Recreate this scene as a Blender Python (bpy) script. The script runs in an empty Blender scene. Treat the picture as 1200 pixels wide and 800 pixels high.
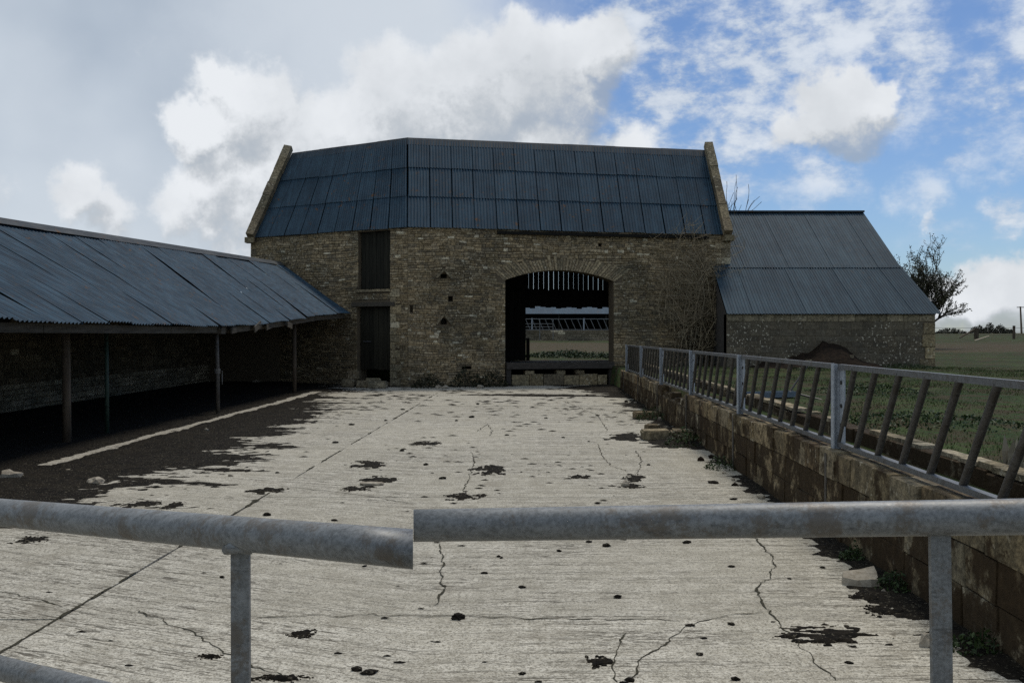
import bpy, math, random
import numpy as np
from mathutils import Vector, noise
random.seed(7)
R = math.radians
SC = bpy.context.scene
COL = SC.collection

# ------------------------------------------------------------------ camera
EYE = 1.8
cam_d = bpy.data.cameras.new('camera')
cam = bpy.data.objects.new('camera', cam_d)
COL.objects.link(cam)
cam.location = (0, 0, EYE)
cam.rotation_euler = (R(90), 0, 0)
cam_d.sensor_width = 36
cam_d.lens = 33.0
cam_d.shift_y = -10 / 1200
cam_d.clip_start = 0.05
cam_d.clip_end = 6000
SC.camera = cam
SC.view_settings.view_transform = 'Standard'
SC.view_settings.look = 'None'
SC.view_settings.gamma = 1
SC.view_settings.use_curve_mapping = False
SC.view_settings.exposure = 0.0
SC.render.engine = 'CYCLES'
SC.cycles.max_bounces = 4
SC.cycles.diffuse_bounces = 3
SC.cycles.glossy_bounces = 2
SC.cycles.use_denoising = False

# ------------------------------------------------------------------ sky and sun
SUN_EL, SUN_AZ = R(62), R(28)          # azimuth measured from +Y towards +X
world = bpy.data.worlds.new('World')
SC.world = world
world.use_nodes = True


class NT:
    """small helper to write node graphs"""
    def __init__(self, tree):
        self.t = tree
        self.t.nodes.clear()

    def n(self, typ, **kw):
        nd = self.t.nodes.new(typ)
        for k, v in kw.items():
            if k.startswith('i_'):
                key = k[2:].replace('_', ' ')
                nd.inputs[key].default_value = v
            else:
                setattr(nd, k, v)
        return nd

    def link(self, a, b):
        self.t.links.new(a, b)

    def val(self, sock, v):
        if isinstance(v, (int, float)):
            sock.default_value = v
        elif isinstance(v, (tuple, list, Vector)):
            sock.default_value = tuple(v)
        else:
            self.link(v, sock)

    def math(self, op, a, b=0.0, c=0.0, clamp=False):
        nd = self.t.nodes.new('ShaderNodeMath')
        nd.operation = op
        nd.use_clamp = clamp
        self.val(nd.inputs[0], a)
        self.val(nd.inputs[1], b)
        if op in ('MULTIPLY_ADD',):
            self.val(nd.inputs[2], c)
        return nd.outputs[0]

    def vmath(self, op, a, b=(0, 0, 0), scale=None):
        nd = self.t.nodes.new('ShaderNodeVectorMath')
        nd.operation = op
        self.val(nd.inputs[0], a)
        self.val(nd.inputs[1], b)
        if scale is not None:
            self.val(nd.inputs['Scale'], scale)
        return nd.outputs['Value'] if op in ('DISTANCE', 'DOT_PRODUCT', 'LENGTH') else nd.outputs[0]

    def step(self, v, lo, hi, a=0.0, b=1.0, smooth=True):
        nd = self.t.nodes.new('ShaderNodeMapRange')
        nd.interpolation_type = 'SMOOTHSTEP' if smooth else 'LINEAR'
        self.val(nd.inputs['Value'], v)
        self.val(nd.inputs['From Min'], lo)
        self.val(nd.inputs['From Max'], hi)
        self.val(nd.inputs['To Min'], a)
        self.val(nd.inputs['To Max'], b)
        return nd.outputs[0]

    def noise(self, vec, scale, detail=4, rough=0.55, dist=0.0, color=False):
        nd = self.t.nodes.new('ShaderNodeTexNoise')
        if vec is not None:
            self.link(vec, nd.inputs['Vector'])
        nd.inputs['Scale'].default_value = scale
        nd.inputs['Detail'].default_value = detail
        nd.inputs['Roughness'].default_value = rough
        nd.inputs['Distortion'].default_value = dist
        return nd.outputs['Color'] if color else nd.outputs['Fac']

    def mix(self, fac, a, b, typ='MIX'):
        nd = self.t.nodes.new('ShaderNodeMix')
        nd.data_type = 'RGBA'
        nd.blend_type = typ
        self.val(nd.inputs['Factor'], fac)
        for s, v in ((6, a), (7, b)):
            if isinstance(v, (tuple, list)):
                nd.inputs[s].default_value = (v[0], v[1], v[2], 1)
            elif isinstance(v, (int, float)):
                nd.inputs[s].default_value = (v, v, v, 1)
            else:
                self.link(v, nd.inputs[s])
        return nd.outputs[2]


def pixdir(px, py):
    return Vector(((px - 600) / 1100, 1.0, (390 - py) / 1100)).normalized()


# clouds: heaped cumulus lie where the day had them, noise breaks them up everywhere
HEAPS = [  # firm heaps: centre as a direction, angular radius, weight
    (285, 130, 85, 1.0), (232, 160, 56, .9), (262, 100, 46, .9), (330, 180, 90, .9), (395, 165, 95, .85),
    (470, 120, 95, .9), (560, 105, 105, .95), (640, 95, 105, 1.0), (700, 62, 70, 1.0), (610, 60, 60, .9), (640, 165, 85, .85),
    (300, 235, 95, .8), (250, 205, 70, .7), (480, 190, 90, .75), (740, 190, 70, .7),
    (100, 220, 40, .60), (135, 248, 46, .58), (82, 235, 34, .5), (215, 245, 60, .6),
    (985, 128, 66, 1.0), (1030, 118, 40, .75), (940, 150, 40, .6),
    (1165, 345, 62, 1.0), (1110, 352, 46, .95), (1205, 335, 60, 1.0), (1240, 350, 70, 1.0), (1060, 358, 40, .8),
    (1300, 340, 70, 1.0), (1400, 330, 80, .8), (-100, 200, 110, .7), (-260, 160, 140, .8)]
WISPS = [  # thin torn cloud
    (880, 70, 120, .95), (790, 110, 110, 1.0), (820, 190, 110, .85), (930, 60, 90, .9), (1060, 75, 80, .85), (1010, 15, 110, .85), (1160, 100, 90, .75), (1130, 165, 75, .6), (740, 150, 90, .9),
    (870, 150, 110, .8), (960, 190, 100, .65), (1190, 240, 50, .85), (1078, 272, 26, .95), (1080, 235, 50, .55), (1110, 300, 90, .45), (1040, 120, 90, .7), (1300, 60, 200, .8), (900, -100, 220, .9), (1250, 180, 120, .6), (760, 20, 120, .9)]
wt = NT(world.node_tree)
grp = bpy.data.node_groups.new('cloud_density', 'ShaderNodeTree')
grp.interface.new_socket('Vector', in_out='INPUT', socket_type='NodeSocketVector')
grp.interface.new_socket('Heap', in_out='OUTPUT', socket_type='NodeSocketFloat')
g = NT(grp)
gi = g.n('NodeGroupInput')
go = g.n('NodeGroupOutput')
vin = gi.outputs[0]
warp = g.noise(vin, 11, 5, .62, color=True)
warp = g.vmath('SUBTRACT', warp, (.5, .5, .5))
vw = g.vmath('ADD', vin, g.vmath('SCALE', warp, scale=.085))


def heap_sum(g, vw, table):
    acc = None
    for (px, py, r, w) in table:
        dd = g.vmath('DISTANCE', vw, pixdir(px, py))
        b = g.step(dd, r / 1100 * 1.1, r / 1100 * .12, 0, w)
        acc = b if acc is None else g.math('MAXIMUM', acc, b)
    return acc


acc = heap_sum(g, vw, HEAPS)
fb = g.noise(vin, 15, 7, .66)
gen = g.noise(vin, 2.3, 4, .55)
# general cover goes on all round: broken cloud overhead and behind
d1 = g.math('ADD', acc, g.math('MULTIPLY', g.math('SUBTRACT', fb, .5), .95))
d2 = g.math('MULTIPLY', g.math('SUBTRACT', gen, .42), .45)
g.link(g.math('ADD', d1, d2), go.inputs[0])

tc = wt.n('ShaderNodeTexCoord')
dirv = wt.vmath('NORMALIZE', tc.outputs['Generated'])
ga = wt.n('ShaderNodeGroup', node_tree=grp)
wt.link(dirv, ga.inputs[0])
gb = wt.n('ShaderNodeGroup', node_tree=grp)
wt.link(wt.vmath('ADD', dirv, (-.010, 0, .030)), gb.inputs[0])
dens, dens_up = ga.outputs[0], gb.outputs[0]
sep = wt.n('ShaderNodeSeparateXYZ')
wt.link(dirv, sep.inputs[0])
az = wt.math('ARCTAN2', sep.outputs[0], sep.outputs[1])
sky = wt.n('ShaderNodeTexSky', sky_type='NISHITA', sun_disc=False)
sky.sun_elevation = SUN_EL
sky.sun_rotation = SUN_AZ
sky.altitude = 100
sky.air_density = 1.0
sky.dust_density = 0.5
sky.ozone_density = 2.0
STR = 0.085
# thin grey veil over the western half of the sky
vn = wt.noise(dirv, 3.2, 6, .55)
azn = wt.math('ADD', az, wt.math('MULTIPLY', wt.math('SUBTRACT', vn, .5), .55))
veil = wt.step(azn, .16, -.10)
veil2 = wt.step(wt.math('ABSOLUTE', az), 1.2, 2.2, 0, .6)
veil = wt.math('MAXIMUM', veil, veil2)
vt = wt.noise(dirv, 3.6, 4, .45)
vcol = wt.mix(wt.step(vt, .30, .70), (.36, .43, .52), (.66, .72, .78))
# torn cloud over the blue
wv = wt.noise(dirv, 16, 5, .62, color=True)
wv = wt.vmath('ADD', dirv, wt.vmath('SCALE', wt.vmath('SUBTRACT', wv, (.5, .5, .5)), scale=.09))
wsum = heap_sum(wt, wv, WISPS)
wn = wt.noise(wt.vmath('MULTIPLY', dirv, (1, 1, 1.7)), 15, 6, .62)
gen2 = wt.noise(dirv, 3.0, 6, .6)
wd = wt.math('MULTIPLY', wsum, wt.step(wn, .30, .66, .15, 1.25))
wd = wt.math('ADD', wd, wt.step(gen2, .60, .82, 0, .4))
wisp = wt.step(wd, .12, .95, 0, .92)
wcol = wt.mix(wt.step(wn, .35, .7), (.46, .54, .66), (.76, .81, .87))
cum = wt.step(dens, .22, .60)
lit = wt.step(wt.math('SUBTRACT', dens, dens_up), -.42, .26)
fbw = wt.noise(dirv, 6, 6, .55)
lit = wt.math('MULTIPLY', lit, wt.step(fbw, .28, .62, .55, 1.0))
ccol = wt.mix(lit, (.37, .41, .455), (.82, .85, .885))
calpha = wt.math('MULTIPLY', cum, wt.step(lit, 0, .55, .62, 1.0))
S = 1 / STR
base = wt.mix(1.0, sky.outputs[0], (STR * .74, STR * .88, STR * 1.08), 'MULTIPLY')
c0 = wt.mix(wisp, base, wcol)
glow = heap_sum(wt, wv, [(420, 20, 260, .9), (560, -60, 260, .8), (420, 225, 190, .75), (120, 290, 150, .5), (40, 120, 90, .3)])
vcol = wt.mix(wt.math('MULTIPLY', glow, .85), vcol, (.70, .75, .80))
c1 = wt.mix(wt.math('MULTIPLY', veil, .93), c0, vcol)
c2 = wt.mix(calpha, c1, ccol)
# below the horizon plain grey ground bounce
c3 = wt.mix(wt.step(sep.outputs[2], -.02, -.005), (.10, .10, .08), c2)
out = wt.mix(1.0, c3, (S, S, S), 'MULTIPLY')
bg = wt.n('ShaderNodeBackground')
wt.link(out, bg.inputs['Color'])
bg.inputs['Strength'].default_value = STR
wo = wt.n('ShaderNodeOutputWorld')
wt.link(bg.outputs[0], wo.inputs['Surface'])

sun_d = bpy.data.lights.new('sun', 'SUN')
sun_d.energy = 2.2
sun_d.angle = R(14)
sun_d.color = (1, .93, .82)
sun = bpy.data.objects.new('sun', sun_d)
COL.objects.link(sun)
sdir = Vector((math.sin(SUN_AZ) * math.cos(SUN_EL), math.cos(SUN_AZ) * math.cos(SUN_EL), math.sin(SUN_EL)))
sun.rotation_euler = (-sdir).to_track_quat('-Z', 'Y').to_euler()
sun.location = sdir * 80

# ------------------------------------------------------------------ materials
MATS = {}


def mat(name):
    m = bpy.data.materials.new(name)
    m.use_nodes = True
    t = NT(m.node_tree)
    o = t.n('ShaderNodeOutputMaterial')
    b = t.n('ShaderNodeBsdfPrincipled')
    t.link(b.outputs[0], o.inputs[0])
    MATS[name] = m
    return t, b


def setup(t, b, col, rough=.85, spec=.3, metal=0.0, bump=None, bstr=.3, bdist=.01):
    t.val(b.inputs['Base Color'], col if not isinstance(col, tuple) else (*col[:3], 1))
    t.val(b.inputs['Roughness'], rough)
    b.inputs['Specular IOR Level'].default_value = spec
    b.inputs['Metallic'].default_value = metal
    if bump is not None:
        bp = t.n('ShaderNodeBump')
        bp.inputs['Strength'].default_value = bstr
        bp.inputs['Distance'].default_value = bdist
        t.link(bump, bp.inputs['Height'])
        t.link(bp.outputs[0], b.inputs['Normal'])


def wpos(t, scale=(1, 1, 1), rotz=0.0):
    """world position, so that neighbouring pieces do not repeat one another"""
    gnode = t.n('ShaderNodeNewGeometry')
    mp = t.n('ShaderNodeMapping')
    mp.inputs['Scale'].default_value = scale
    mp.inputs['Rotation'].default_value = (0, 0, rotz)
    t.link(gnode.outputs['Position'], mp.inputs[0])
    return mp.outputs[0]


# stone: own colour per stone comes from the attribute 'tint'
def stone_mat(name, mul=1.0, lichen=.5, moss=0.0, blotch=1.0, grain=1.0):
    t, b = mat(name)
    at = t.n('ShaderNodeAttribute', attribute_name='tint')
    p = wpos(t)
    n1 = t.noise(p, 14, 6, .65)
    n2 = t.noise(p, 0.55, 5, .6)
    n3 = t.noise(p, 55, 3, .6)
    c = t.mix(t.step(n1, .35, .68), t.mix(1, at.outputs['Color'], (1 - .45 * grain,) * 3, 'MULTIPLY'), t.mix(1, at.outputs['Color'], (1 + .35 * grain, 1 + .33 * grain, 1 + .28 * grain), 'MULTIPLY'))
    c = t.mix(t.step(n3, .40, .60), t.mix(1, c, (.80, .79, .77), 'MULTIPLY'), t.mix(1, c, (1.14, 1.14, 1.13), 'MULTIPLY'))
    grey = t.mix(1, c, (.62, .66, .70), 'MULTIPLY')
    c = t.mix(t.math('MULTIPLY', t.step(n2, .44, .62), blotch), c, grey)
    if lichen:
        ln = t.noise(p, 13.0, 2, .5)
        l2 = t.noise(p, 1.1, 3, .5)
        lm = t.math('MULTIPLY', t.step(ln, .60 if lichen > .8 else .63, .66), t.step(l2, .42, .54))
        c = t.mix(t.math('MULTIPLY', lm, lichen), c, (.60, .58, .52) if lichen > .8 else (.46, .44, .38))
    if moss:
        mn = t.noise(p, 2.2, 8, .72)
        c = t.mix(t.step(mn, .60 - .13 * moss, .66 - .12 * moss, 0, .92), c, t.mix(n1, (.016, .011, .006), (.050, .032, .016)))
    c = t.mix(1, c, (mul * 1.05, mul, mul * .88), 'MULTIPLY')
    setup(t, b, c, .92, .15, bump=t.math('ADD', n1, t.math('MULTIPLY', n3, .5)), bstr=.7, bdist=.02)
    return MATS[name]


stone_mat('stone', 1.26)
stone_mat('stone_plain', .9, 0)
stone_mat('block', .9, .55, moss=1.5)
stone_mat('block_top', .95, .6, moss=.75)
stone_mat('annex_block', 1.0, .95, moss=.0, blotch=.5, grain=.55)

t, b = mat('mortar')
p = wpos(t)
n = t.noise(p, 9, 6, .6)
setup(t, b, t.mix(n, (.075, .060, .040), (.160, .130, .090)), .95, .1, bump=n, bstr=.6, bdist=.02)

t, b = mat('dark_plaster')
p = wpos(t)
n = t.noise(p, 4, 6, .6)
setup(t, b, t.mix(n, (.05, .045, .04), (.12, .11, .10)), .95, .1, bump=n)


def roof_mat(name, c0, c1, rust, run=(9, .35, .35), rk=1.0):
    t, b = mat(name)
    p = wpos(t)
    oi = t.n('ShaderNodeObjectInfo')
    sr = t.noise(wpos(t, run), 1.0, 6, .7)     # water runs; on the shed they also paint in rib light and shade
    n1 = t.noise(p, 1.3, 5, .6)
    n2 = t.noise(p, 9, 5, .65)
    c = t.mix(t.step(n1, .38, .62), c0, c1)
    c = t.mix(t.step(n2, .38, .62), t.mix(1, c, (.74, .75, .77), 'MULTIPLY'), c)
    c = t.mix(1, c, t.mix(oi.outputs['Random'], (.92, .92, .93), (1.07, 1.06, 1.05)), 'MULTIPLY')
    c = t.mix(t.step(sr, .42, .60), t.mix(1, c, (1 - .20 * rk, 1 - .19 * rk, 1 - .17 * rk), 'MULTIPLY'), t.mix(1, c, (1 + .12 * rk, 1 + .11 * rk, 1 + .10 * rk), 'MULTIPLY'))
    r1 = t.noise(p, 5.5, 5, .7)
    r2 = t.noise(p, .45, 3, .5)
    rm = t.math('MULTIPLY', t.step(r1, .60, .65), t.step(r2, .46, .58))
    c = t.mix(t.math('MULTIPLY', rm, rust), c, (.11, .055, .022))
    setup(t, b, c, t.step(n2, .2, .8, .62, .8), .16, bump=n2, bstr=.08, bdist=.01)


roof_mat('roof_blue', (.026, .055, .080), (.034, .069, .099), .9)
roof_mat('roof_shed', (.028, .059, .088), (.041, .080, .115), .6, (.3, 16, .3), 1.7)  # finer, stronger streaks: light and dark of the corrugations put into the colour
roof_mat('roof_grey', (.041, .068, .088), (.050, .082, .104), .25)
roof_mat('ridge_metal', (.045, .056, .066), (.075, .082, .085), 1.0)


def wood_mat(name, c0, c1, sc=(10, 10, .7)):
    t, b = mat(name)
    p = wpos(t, sc)
    oi = t.n('ShaderNodeObjectInfo')
    n = t.noise(p, 2.5, 6, .65, .4)
    c = t.mix(t.step(n, .25, .75), c0, c1)
    c = t.mix(1, c, t.mix(oi.outputs['Random'], (.7, .7, .7), (1.25, 1.2, 1.15)), 'MULTIPLY')
    setup(t, b, c, .9, .15, bump=n, bstr=.5, bdist=.01)


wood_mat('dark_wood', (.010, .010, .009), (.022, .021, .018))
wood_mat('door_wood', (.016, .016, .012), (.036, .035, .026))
wood_mat('grey_wood', (.045, .040, .032), (.12, .108, .088), (10, .7, 10))
wood_mat('post_wood', (.055, .042, .030), (.15, .12, .09))
wood_mat('beam_wood', (.028, .026, .023), (.075, .068, .06), (.7, 10, 10))


def galv(name, c0, c1, rust=.3, metal=.2, rough=(.42, .62)):
    t, b = mat(name)
    p = wpos(t)
    n1 = t.noise(p, 110, 5, .7)
    n2 = t.noise(p, 26, 6, .7)
    n3 = t.noise(p, 90, 3, .6)
    c = t.mix(t.step(n1, .34, .66), c0, c1)
    n2 = t.noise(wpos(t, (.3, 1, 1)), 30, 6, .7)
    c = t.mix(t.step(n2, .48, .64, 0, .45), c, tuple(k * 1.35 for k in c1))
    c = t.mix(t.step(t.noise(p, 9, 8, .78), .50, .60, 0, rust), c, (c0[0] * .95, c0[0] * .80, c0[0] * .62))
    c = t.mix(t.step(t.noise(wpos(t, (.25, 1, 1)), 60, 5, .75), .58, .64, 0, .5), c, tuple(k * .5 for k in c0))
    setup(t, b, c, t.step(n1, .2, .8, *rough), .4, metal, bump=n3, bstr=.18, bdist=.003)


galv('galvanised', (.115, .121, .121), (.205, .214, .216), .75)
galv('barrier_metal', (.075, .080, .083), (.145, .152, .158), .5)
galv('post_steel', (.24, .27, .31), (.38, .42, .46), .12)
galv('bar_steel', (.034, .032, .029), (.080, .076, .070), .7)
galv('green_pipe', (.014, .034, .022), (.030, .056, .040), .5, 0.0, (.5, .7))
galv('rusty_pipe', (.05, .045, .04), (.11, .10, .085), .8, 0.1, (.6, .8))
galv('blue_trough', (.07, .095, .125), (.13, .165, .20), .2, 0.1, (.4, .6))


def concrete(name, rot):
    t, b = mat(name)
    p = wpos(t, (1, 1, 1), rot)
    oi = t.n('ShaderNodeObjectInfo')
    # tamped across the bay: ribs run along X and skew on the western side
    s3 = t.n('ShaderNodeSeparateXYZ')
    t.link(p, s3.inputs[0])
    west = t.math('MINIMUM', t.math('ADD', s3.outputs[0], t.math('MULTIPLY', s3.outputs[1], .105)), 0)
    cb = t.n('ShaderNodeCombineXYZ')
    t.link(s3.outputs[0], cb.inputs[0])
    t.link(t.math('ADD', s3.outputs[1], t.math('MULTIPLY', west, .42)), cb.inputs[1])
    pg = cb.outputs[0]
    rib = t.noise(t.vmath('MULTIPLY', pg, (.45, 12, 1)), 1.0, 2, .5)
    d1 = t.noise(t.vmath('MULTIPLY', pg, (5, 42, 1)), 1.0, 3, .6)
    d2 = t.noise(t.vmath('MULTIPLY', pg, (12, 66, 1)), 1.0, 3, .6)
    n1 = t.noise(p, .5, 6, .65)
    n2 = t.noise(p, 4, 8, .72)
    n4 = t.noise(p, 40, 4, .7)
    n5 = t.noise(p, 13, 5, .7)
    c = t.mix(t.step(n1, .38, .62), (.520, .486, .400), (.625, .590, .500))
    c = t.mix(t.step(n2, .40, .60), t.mix(1, c, (.78, .775, .76), 'MULTIPLY'), c)
    c = t.mix(t.step(n5, .52, .62, 0, .38), c, (.29, .268, .215))
    c = t.mix(t.step(n4, .51, .58, 0, .70), c, (.19, .172, .135))
    n6 = t.noise(p, 95, 2, .6)
    c = t.mix(t.step(n6, .58, .64, 0, .75), c, (.12, .108, .082))
    c = t.mix(t.step(n6, .42, .36, 0, .6), c, (.68, .655, .58))
    area = t.noise(p, .5, 6, .7)
    ar = t.step(area, .40, .58, .35, 1.0)
    rb_ = t.step(rib, .44, .56, .25, 1.0)
    c = t.mix(t.math('MULTIPLY', t.math('MULTIPLY', rb_, ar), .16), c, (.20, .18, .14))
    dash = t.math('MAXIMUM', t.step(d1, .535, .57), t.math('MULTIPLY', t.step(d2, .535, .57), .95))
    dash = t.math('MULTIPLY', t.math('MULTIPLY', dash, rb_), ar)
    c = t.mix(t.math('MULTIPLY', dash, .84), c, (.060, .052, .038))
    stain = t.noise(p, 1.4, 8, .72)
    c = t.mix(t.step(stain, .54, .66, 0, .40), c, (.22, .195, .15))
    c = t.mix(1, c, t.mix(oi.outputs['Random'], (.95, .95, .94), (1.04, 1.04, 1.03)), 'MULTIPLY')
    h = t.math('ADD', t.math('MULTIPLY', rib, -1.0), t.math('MULTIPLY', d1, -.8))
    h = t.math('ADD', h, t.math('MULTIPLY', n5, .5))
    setup(t, b, c, .9, .2, bump=h, bstr=.9, bdist=.025)


concrete('concrete', 0)


t, b = mat('mud')
p = wpos(t)
n = t.noise(p, 12, 7, .7)
n2 = t.noise(p, 1.5, 4, .6)
n3 = t.noise(p, 45, 2, .5)
c = t.mix(t.step(n, .38, .62), (.005, .0042, .003), (.017, .0138, .0095))
c = t.mix(t.step(n2, .5, .65, 0, .5), c, (.019, .0155, .010))
c = t.mix(t.step(n3, .62, .66, 0, .55), c, (.14, .125, .09))
setup(t, b, c, .95, .12, bump=n, bstr=.9, bdist=.03)

t, b = mat('crack_soil')
p = wpos(t)
n = t.noise(p, 30, 4, .6)
setup(t, b, t.mix(n, (.018, .016, .011), (.07, .066, .045)), .95, .1)

t, b = mat('field')
p = wpos(t)
n1 = t.noise(p, .5, 6, .6)
n2 = t.noise(p, 6, 6, .7)
n3 = t.noise(wpos(t, (.12, .5, 1)), .45, 5, .6)
c = t.mix(t.step(n1, .40, .60), (.022, .042, .012), (.044, .066, .019))
c = t.mix(t.step(n2, .48, .60, 0, .75), c, (.046, .036, .021))
n5 = t.noise(p, 1.3, 7, .7)
c = t.mix(t.step(n5, .47, .57, 0, .85), c, (.050, .037, .021))
soil = t.mix(t.step(n2, .38, .62), (.044, .032, .019), (.092, .068, .043))
sp = t.n('ShaderNodeSeparateXYZ')
t.link(p, sp.inputs[0])
yy = t.math('ADD', sp.outputs[1], t.math('MULTIPLY', t.math('SUBTRACT', n3, .5), 22))
trk = t.math('MULTIPLY', t.step(yy, 47, 51), t.step(yy, 70, 64))
trk = t.math('MULTIPLY', trk, t.step(n2, .35, .55, .45, 1))
c = t.mix(t.math('MULTIPLY', trk, .85), c, soil)
far = t.step(sp.outputs[1], 90, 130)
fn_ = t.noise(wpos(t, (.05, .12, 1)), 1.0, 6, .65)
c = t.mix(t.math('MULTIPLY', far, .75), c, t.mix(t.step(fn_, .40, .60), (.036, .044, .018), (.085, .070, .040)))
setup(t, b, c, .95, .1, bump=n2, bstr=.6, bdist=.05)

t, b = mat('grass')
at = t.n('ShaderNodeAttribute', attribute_name='tint')
setup(t, b, at.outputs['Color'], .7, .2)
b.inputs['Subsurface Weight'].default_value = 0

t, b = mat('leaf')
at = t.n('ShaderNodeAttribute', attribute_name='tint')
setup(t, b, at.outputs['Color'], .6, .25)

t, b = mat('bark')
p = wpos(t)
n = t.noise(p, 18, 5, .6)
setup(t, b, t.mix(n, (.018, .015, .012), (.055, .046, .036)), .9, .15, bump=n, bstr=.5)
t, b = mat('twig')
p = wpos(t)
n = t.noise(p, 12, 4, .6)
setup(t, b, t.mix(t.step(n, .3, .7), (.17, .135, .085), (.38, .315, .21)), .9, .15)
t, b = mat('pale_twig')
setup(t, b, (.36, .31, .22), .85, .2)
t, b = mat('brown_heap')
p = wpos(t)
n = t.noise(p, 9, 7, .7)
setup(t, b, t.mix(t.step(n, .3, .7), (.010, .008, .006), (.034, .023, .015)), .95, .1, bump=n, bstr=1, bdist=.05)
t, b = mat('pale_rock')
p = wpos(t)
n = t.noise(p, 16, 6, .65)
setup(t, b, t.mix(t.step(n, .25, .75), (.20, .17, .125), (.40, .36, .29)), .9, .15, bump=n, bstr=.6, bdist=.01)
t, b = mat('wire')
setup(t, b, (.03, .03, .03), .6, .3)
t, b = mat('iron')
setup(t, b, (.10, .105, .11), .5, .5, .5)


# ------------------------------------------------------------------ object helpers
ORG = {}


def put(o, origin, parent):
    o.location = Vector(origin) - (ORG[parent.name] if parent else Vector((0, 0, 0)))
    ORG[o.name] = Vector(origin)
    if parent:
        o.parent = parent
    return o


def tag(o, label=None, cat=None, group=None, kind=None):
    for k, v in (('label', label), ('category', cat), ('group', group), ('kind', kind)):
        if v:
            o[k] = v
    return o


def empty(name, loc, label=None, cat=None, group=None):
    o = bpy.data.objects.new(name, None)
    o.empty_display_size = .2
    COL.objects.link(o)
    put(o, loc, None)
    return tag(o, label, cat, group)


class MB:
    def __init__(self):
        self.v, self.f, self.c = [], [], []

    def add(self, vs, fs, tint=None):
        k = len(self.v)
        self.v += [tuple(q) for q in vs]
        self.f += [tuple(i + k for i in f) for f in fs]
        if tint is not None:
            self.c += [tint] * len(vs)
        return k

    def box(self, c, sx, sy, sz, ax=None, tint=None):
        """c centre; ax = three unit axes"""
        c = Vector(c)
        ax = ax or (Vector((1, 0, 0)), Vector((0, 1, 0)), Vector((0, 0, 1)))
        vs = []
        for k in (-.5, .5):
            for j in (-.5, .5):
                for i in (-.5, .5):
                    vs.append(c + ax[0] * (i * sx) + ax[1] * (j * sy) + ax[2] * (k * sz))
        self.add(vs, [(0, 2, 3, 1), (4, 5, 7, 6), (0, 1, 5, 4), (2, 6, 7, 3), (0, 4, 6, 2), (1, 3, 7, 5)], tint)

    def bar(self, a, b_, w, h, up=(0, 0, 1), tint=None):
        a, b_ = Vector(a), Vector(b_)
        d = (b_ - a)
        L = d.length
        d.normalize()
        s = d.cross(Vector(up))
        if s.length < 1e-4:
            s = Vector((1, 0, 0))
        s.normalize()
        u = s.cross(d)
        self.box((a + b_) / 2, L, w, h, (d, s, u), tint)

    def tube(self, pts, rad, n=8, caps=True, tint=None):
        pts = [Vector(q) for q in pts]
        if not isinstance(rad, (list, tuple)):
            rad = [rad] * len(pts)
        vs, fs = [], []
        prev = None
        for i, q in enumerate(pts):
            d = (pts[min(i + 1, len(pts) - 1)] - pts[max(i - 1, 0)]).normalized()
            if prev is None:
                a = d.cross(Vector((0, 0, 1)))
                if a.length < .05:
                    a = d.cross(Vector((0, 1, 0)))
            else:
                a = prev - d * prev.dot(d)
            a.normalize()
            prev = a
            bb = d.cross(a)
            for k in range(n):
                an = 2 * math.pi * k / n
                vs.append(q + (a * math.cos(an) + bb * math.sin(an)) * rad[i])
        for i in range(len(pts) - 1):
            for k in range(n):
                k2 = (k + 1) % n
                fs.append((i * n + k, i * n + k2, (i + 1) * n + k2, (i + 1) * n + k))
        if caps:
            fs.append(tuple(range(n - 1, -1, -1)))
            fs.append(tuple((len(pts) - 1) * n + k for k in range(n)))
        self.add(vs, fs, tint)

    def mitre(self, n, which, axis, r):
        """cut the end ring of a tube of n sides on the upright plane x = r y"""
        axis = Vector(axis)
        rng = range(n) if which == 0 else range(len(self.v) - n, len(self.v))
        for i in rng:
            q = Vector(self.v[i])
            k = (r * q.y - q.x) / (axis.x - r * axis.y)
            self.v[i] = tuple(q + axis * k)

    def build(self, name, m, parent=None, smooth=False, origin=None):
        A = np.array(self.v, dtype=float)
        if origin is None:
            origin = ((A[:, 0].min() + A[:, 0].max()) / 2, (A[:, 1].min() + A[:, 1].max()) / 2, A[:, 2].min())
        A = A - np.array(origin)
        me = bpy.data.meshes.new(name)
        me.from_pydata(A.tolist(), [], self.f)
        if self.c:
            at = me.color_attributes.new('tint', 'FLOAT_COLOR', 'POINT')
            at.data.foreach_set('color', np.array([(*c[:3], 1) for c in self.c], dtype=np.float32).ravel())
        if smooth:
            me.polygons.foreach_set('use_smooth', [True] * len(me.polygons))
        me.materials.append(MATS[m])
        o = bpy.data.objects.new(name, me)
        COL.objects.link(o)
        return put(o, origin, parent)


def rock_mesh(seed, sub=2, rough=.25, flat=.6):
    """unit lump, base at z=0"""
    import bmesh
    bm = bmesh.new()
    bmesh.ops.create_icosphere(bm, subdivisions=sub, radius=.5)
    for v in bm.verts:
        k = 1 + rough * 2 * noise.noise(v.co * 2.2 + Vector((seed * 3.7, seed * 1.3, 0))) + rough * noise.noise(v.co * 6 + Vector((0, seed, 0)))
        v.co *= k
        v.co.z = max(v.co.z, -.22) * flat
    z0 = min(v.co.z for v in bm.verts)
    for v in bm.verts:
        v.co.z -= z0
    return bm


def fbm(x, y, o=4, s=0.0):
    a, f, r = .5, 1.0, 0.0
    for _ in range(o):
        r += a * noise.noise(Vector((x * f + s, y * f - s, s * 1.7)))
        a *= .5
        f *= 2.03
    return r


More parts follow.
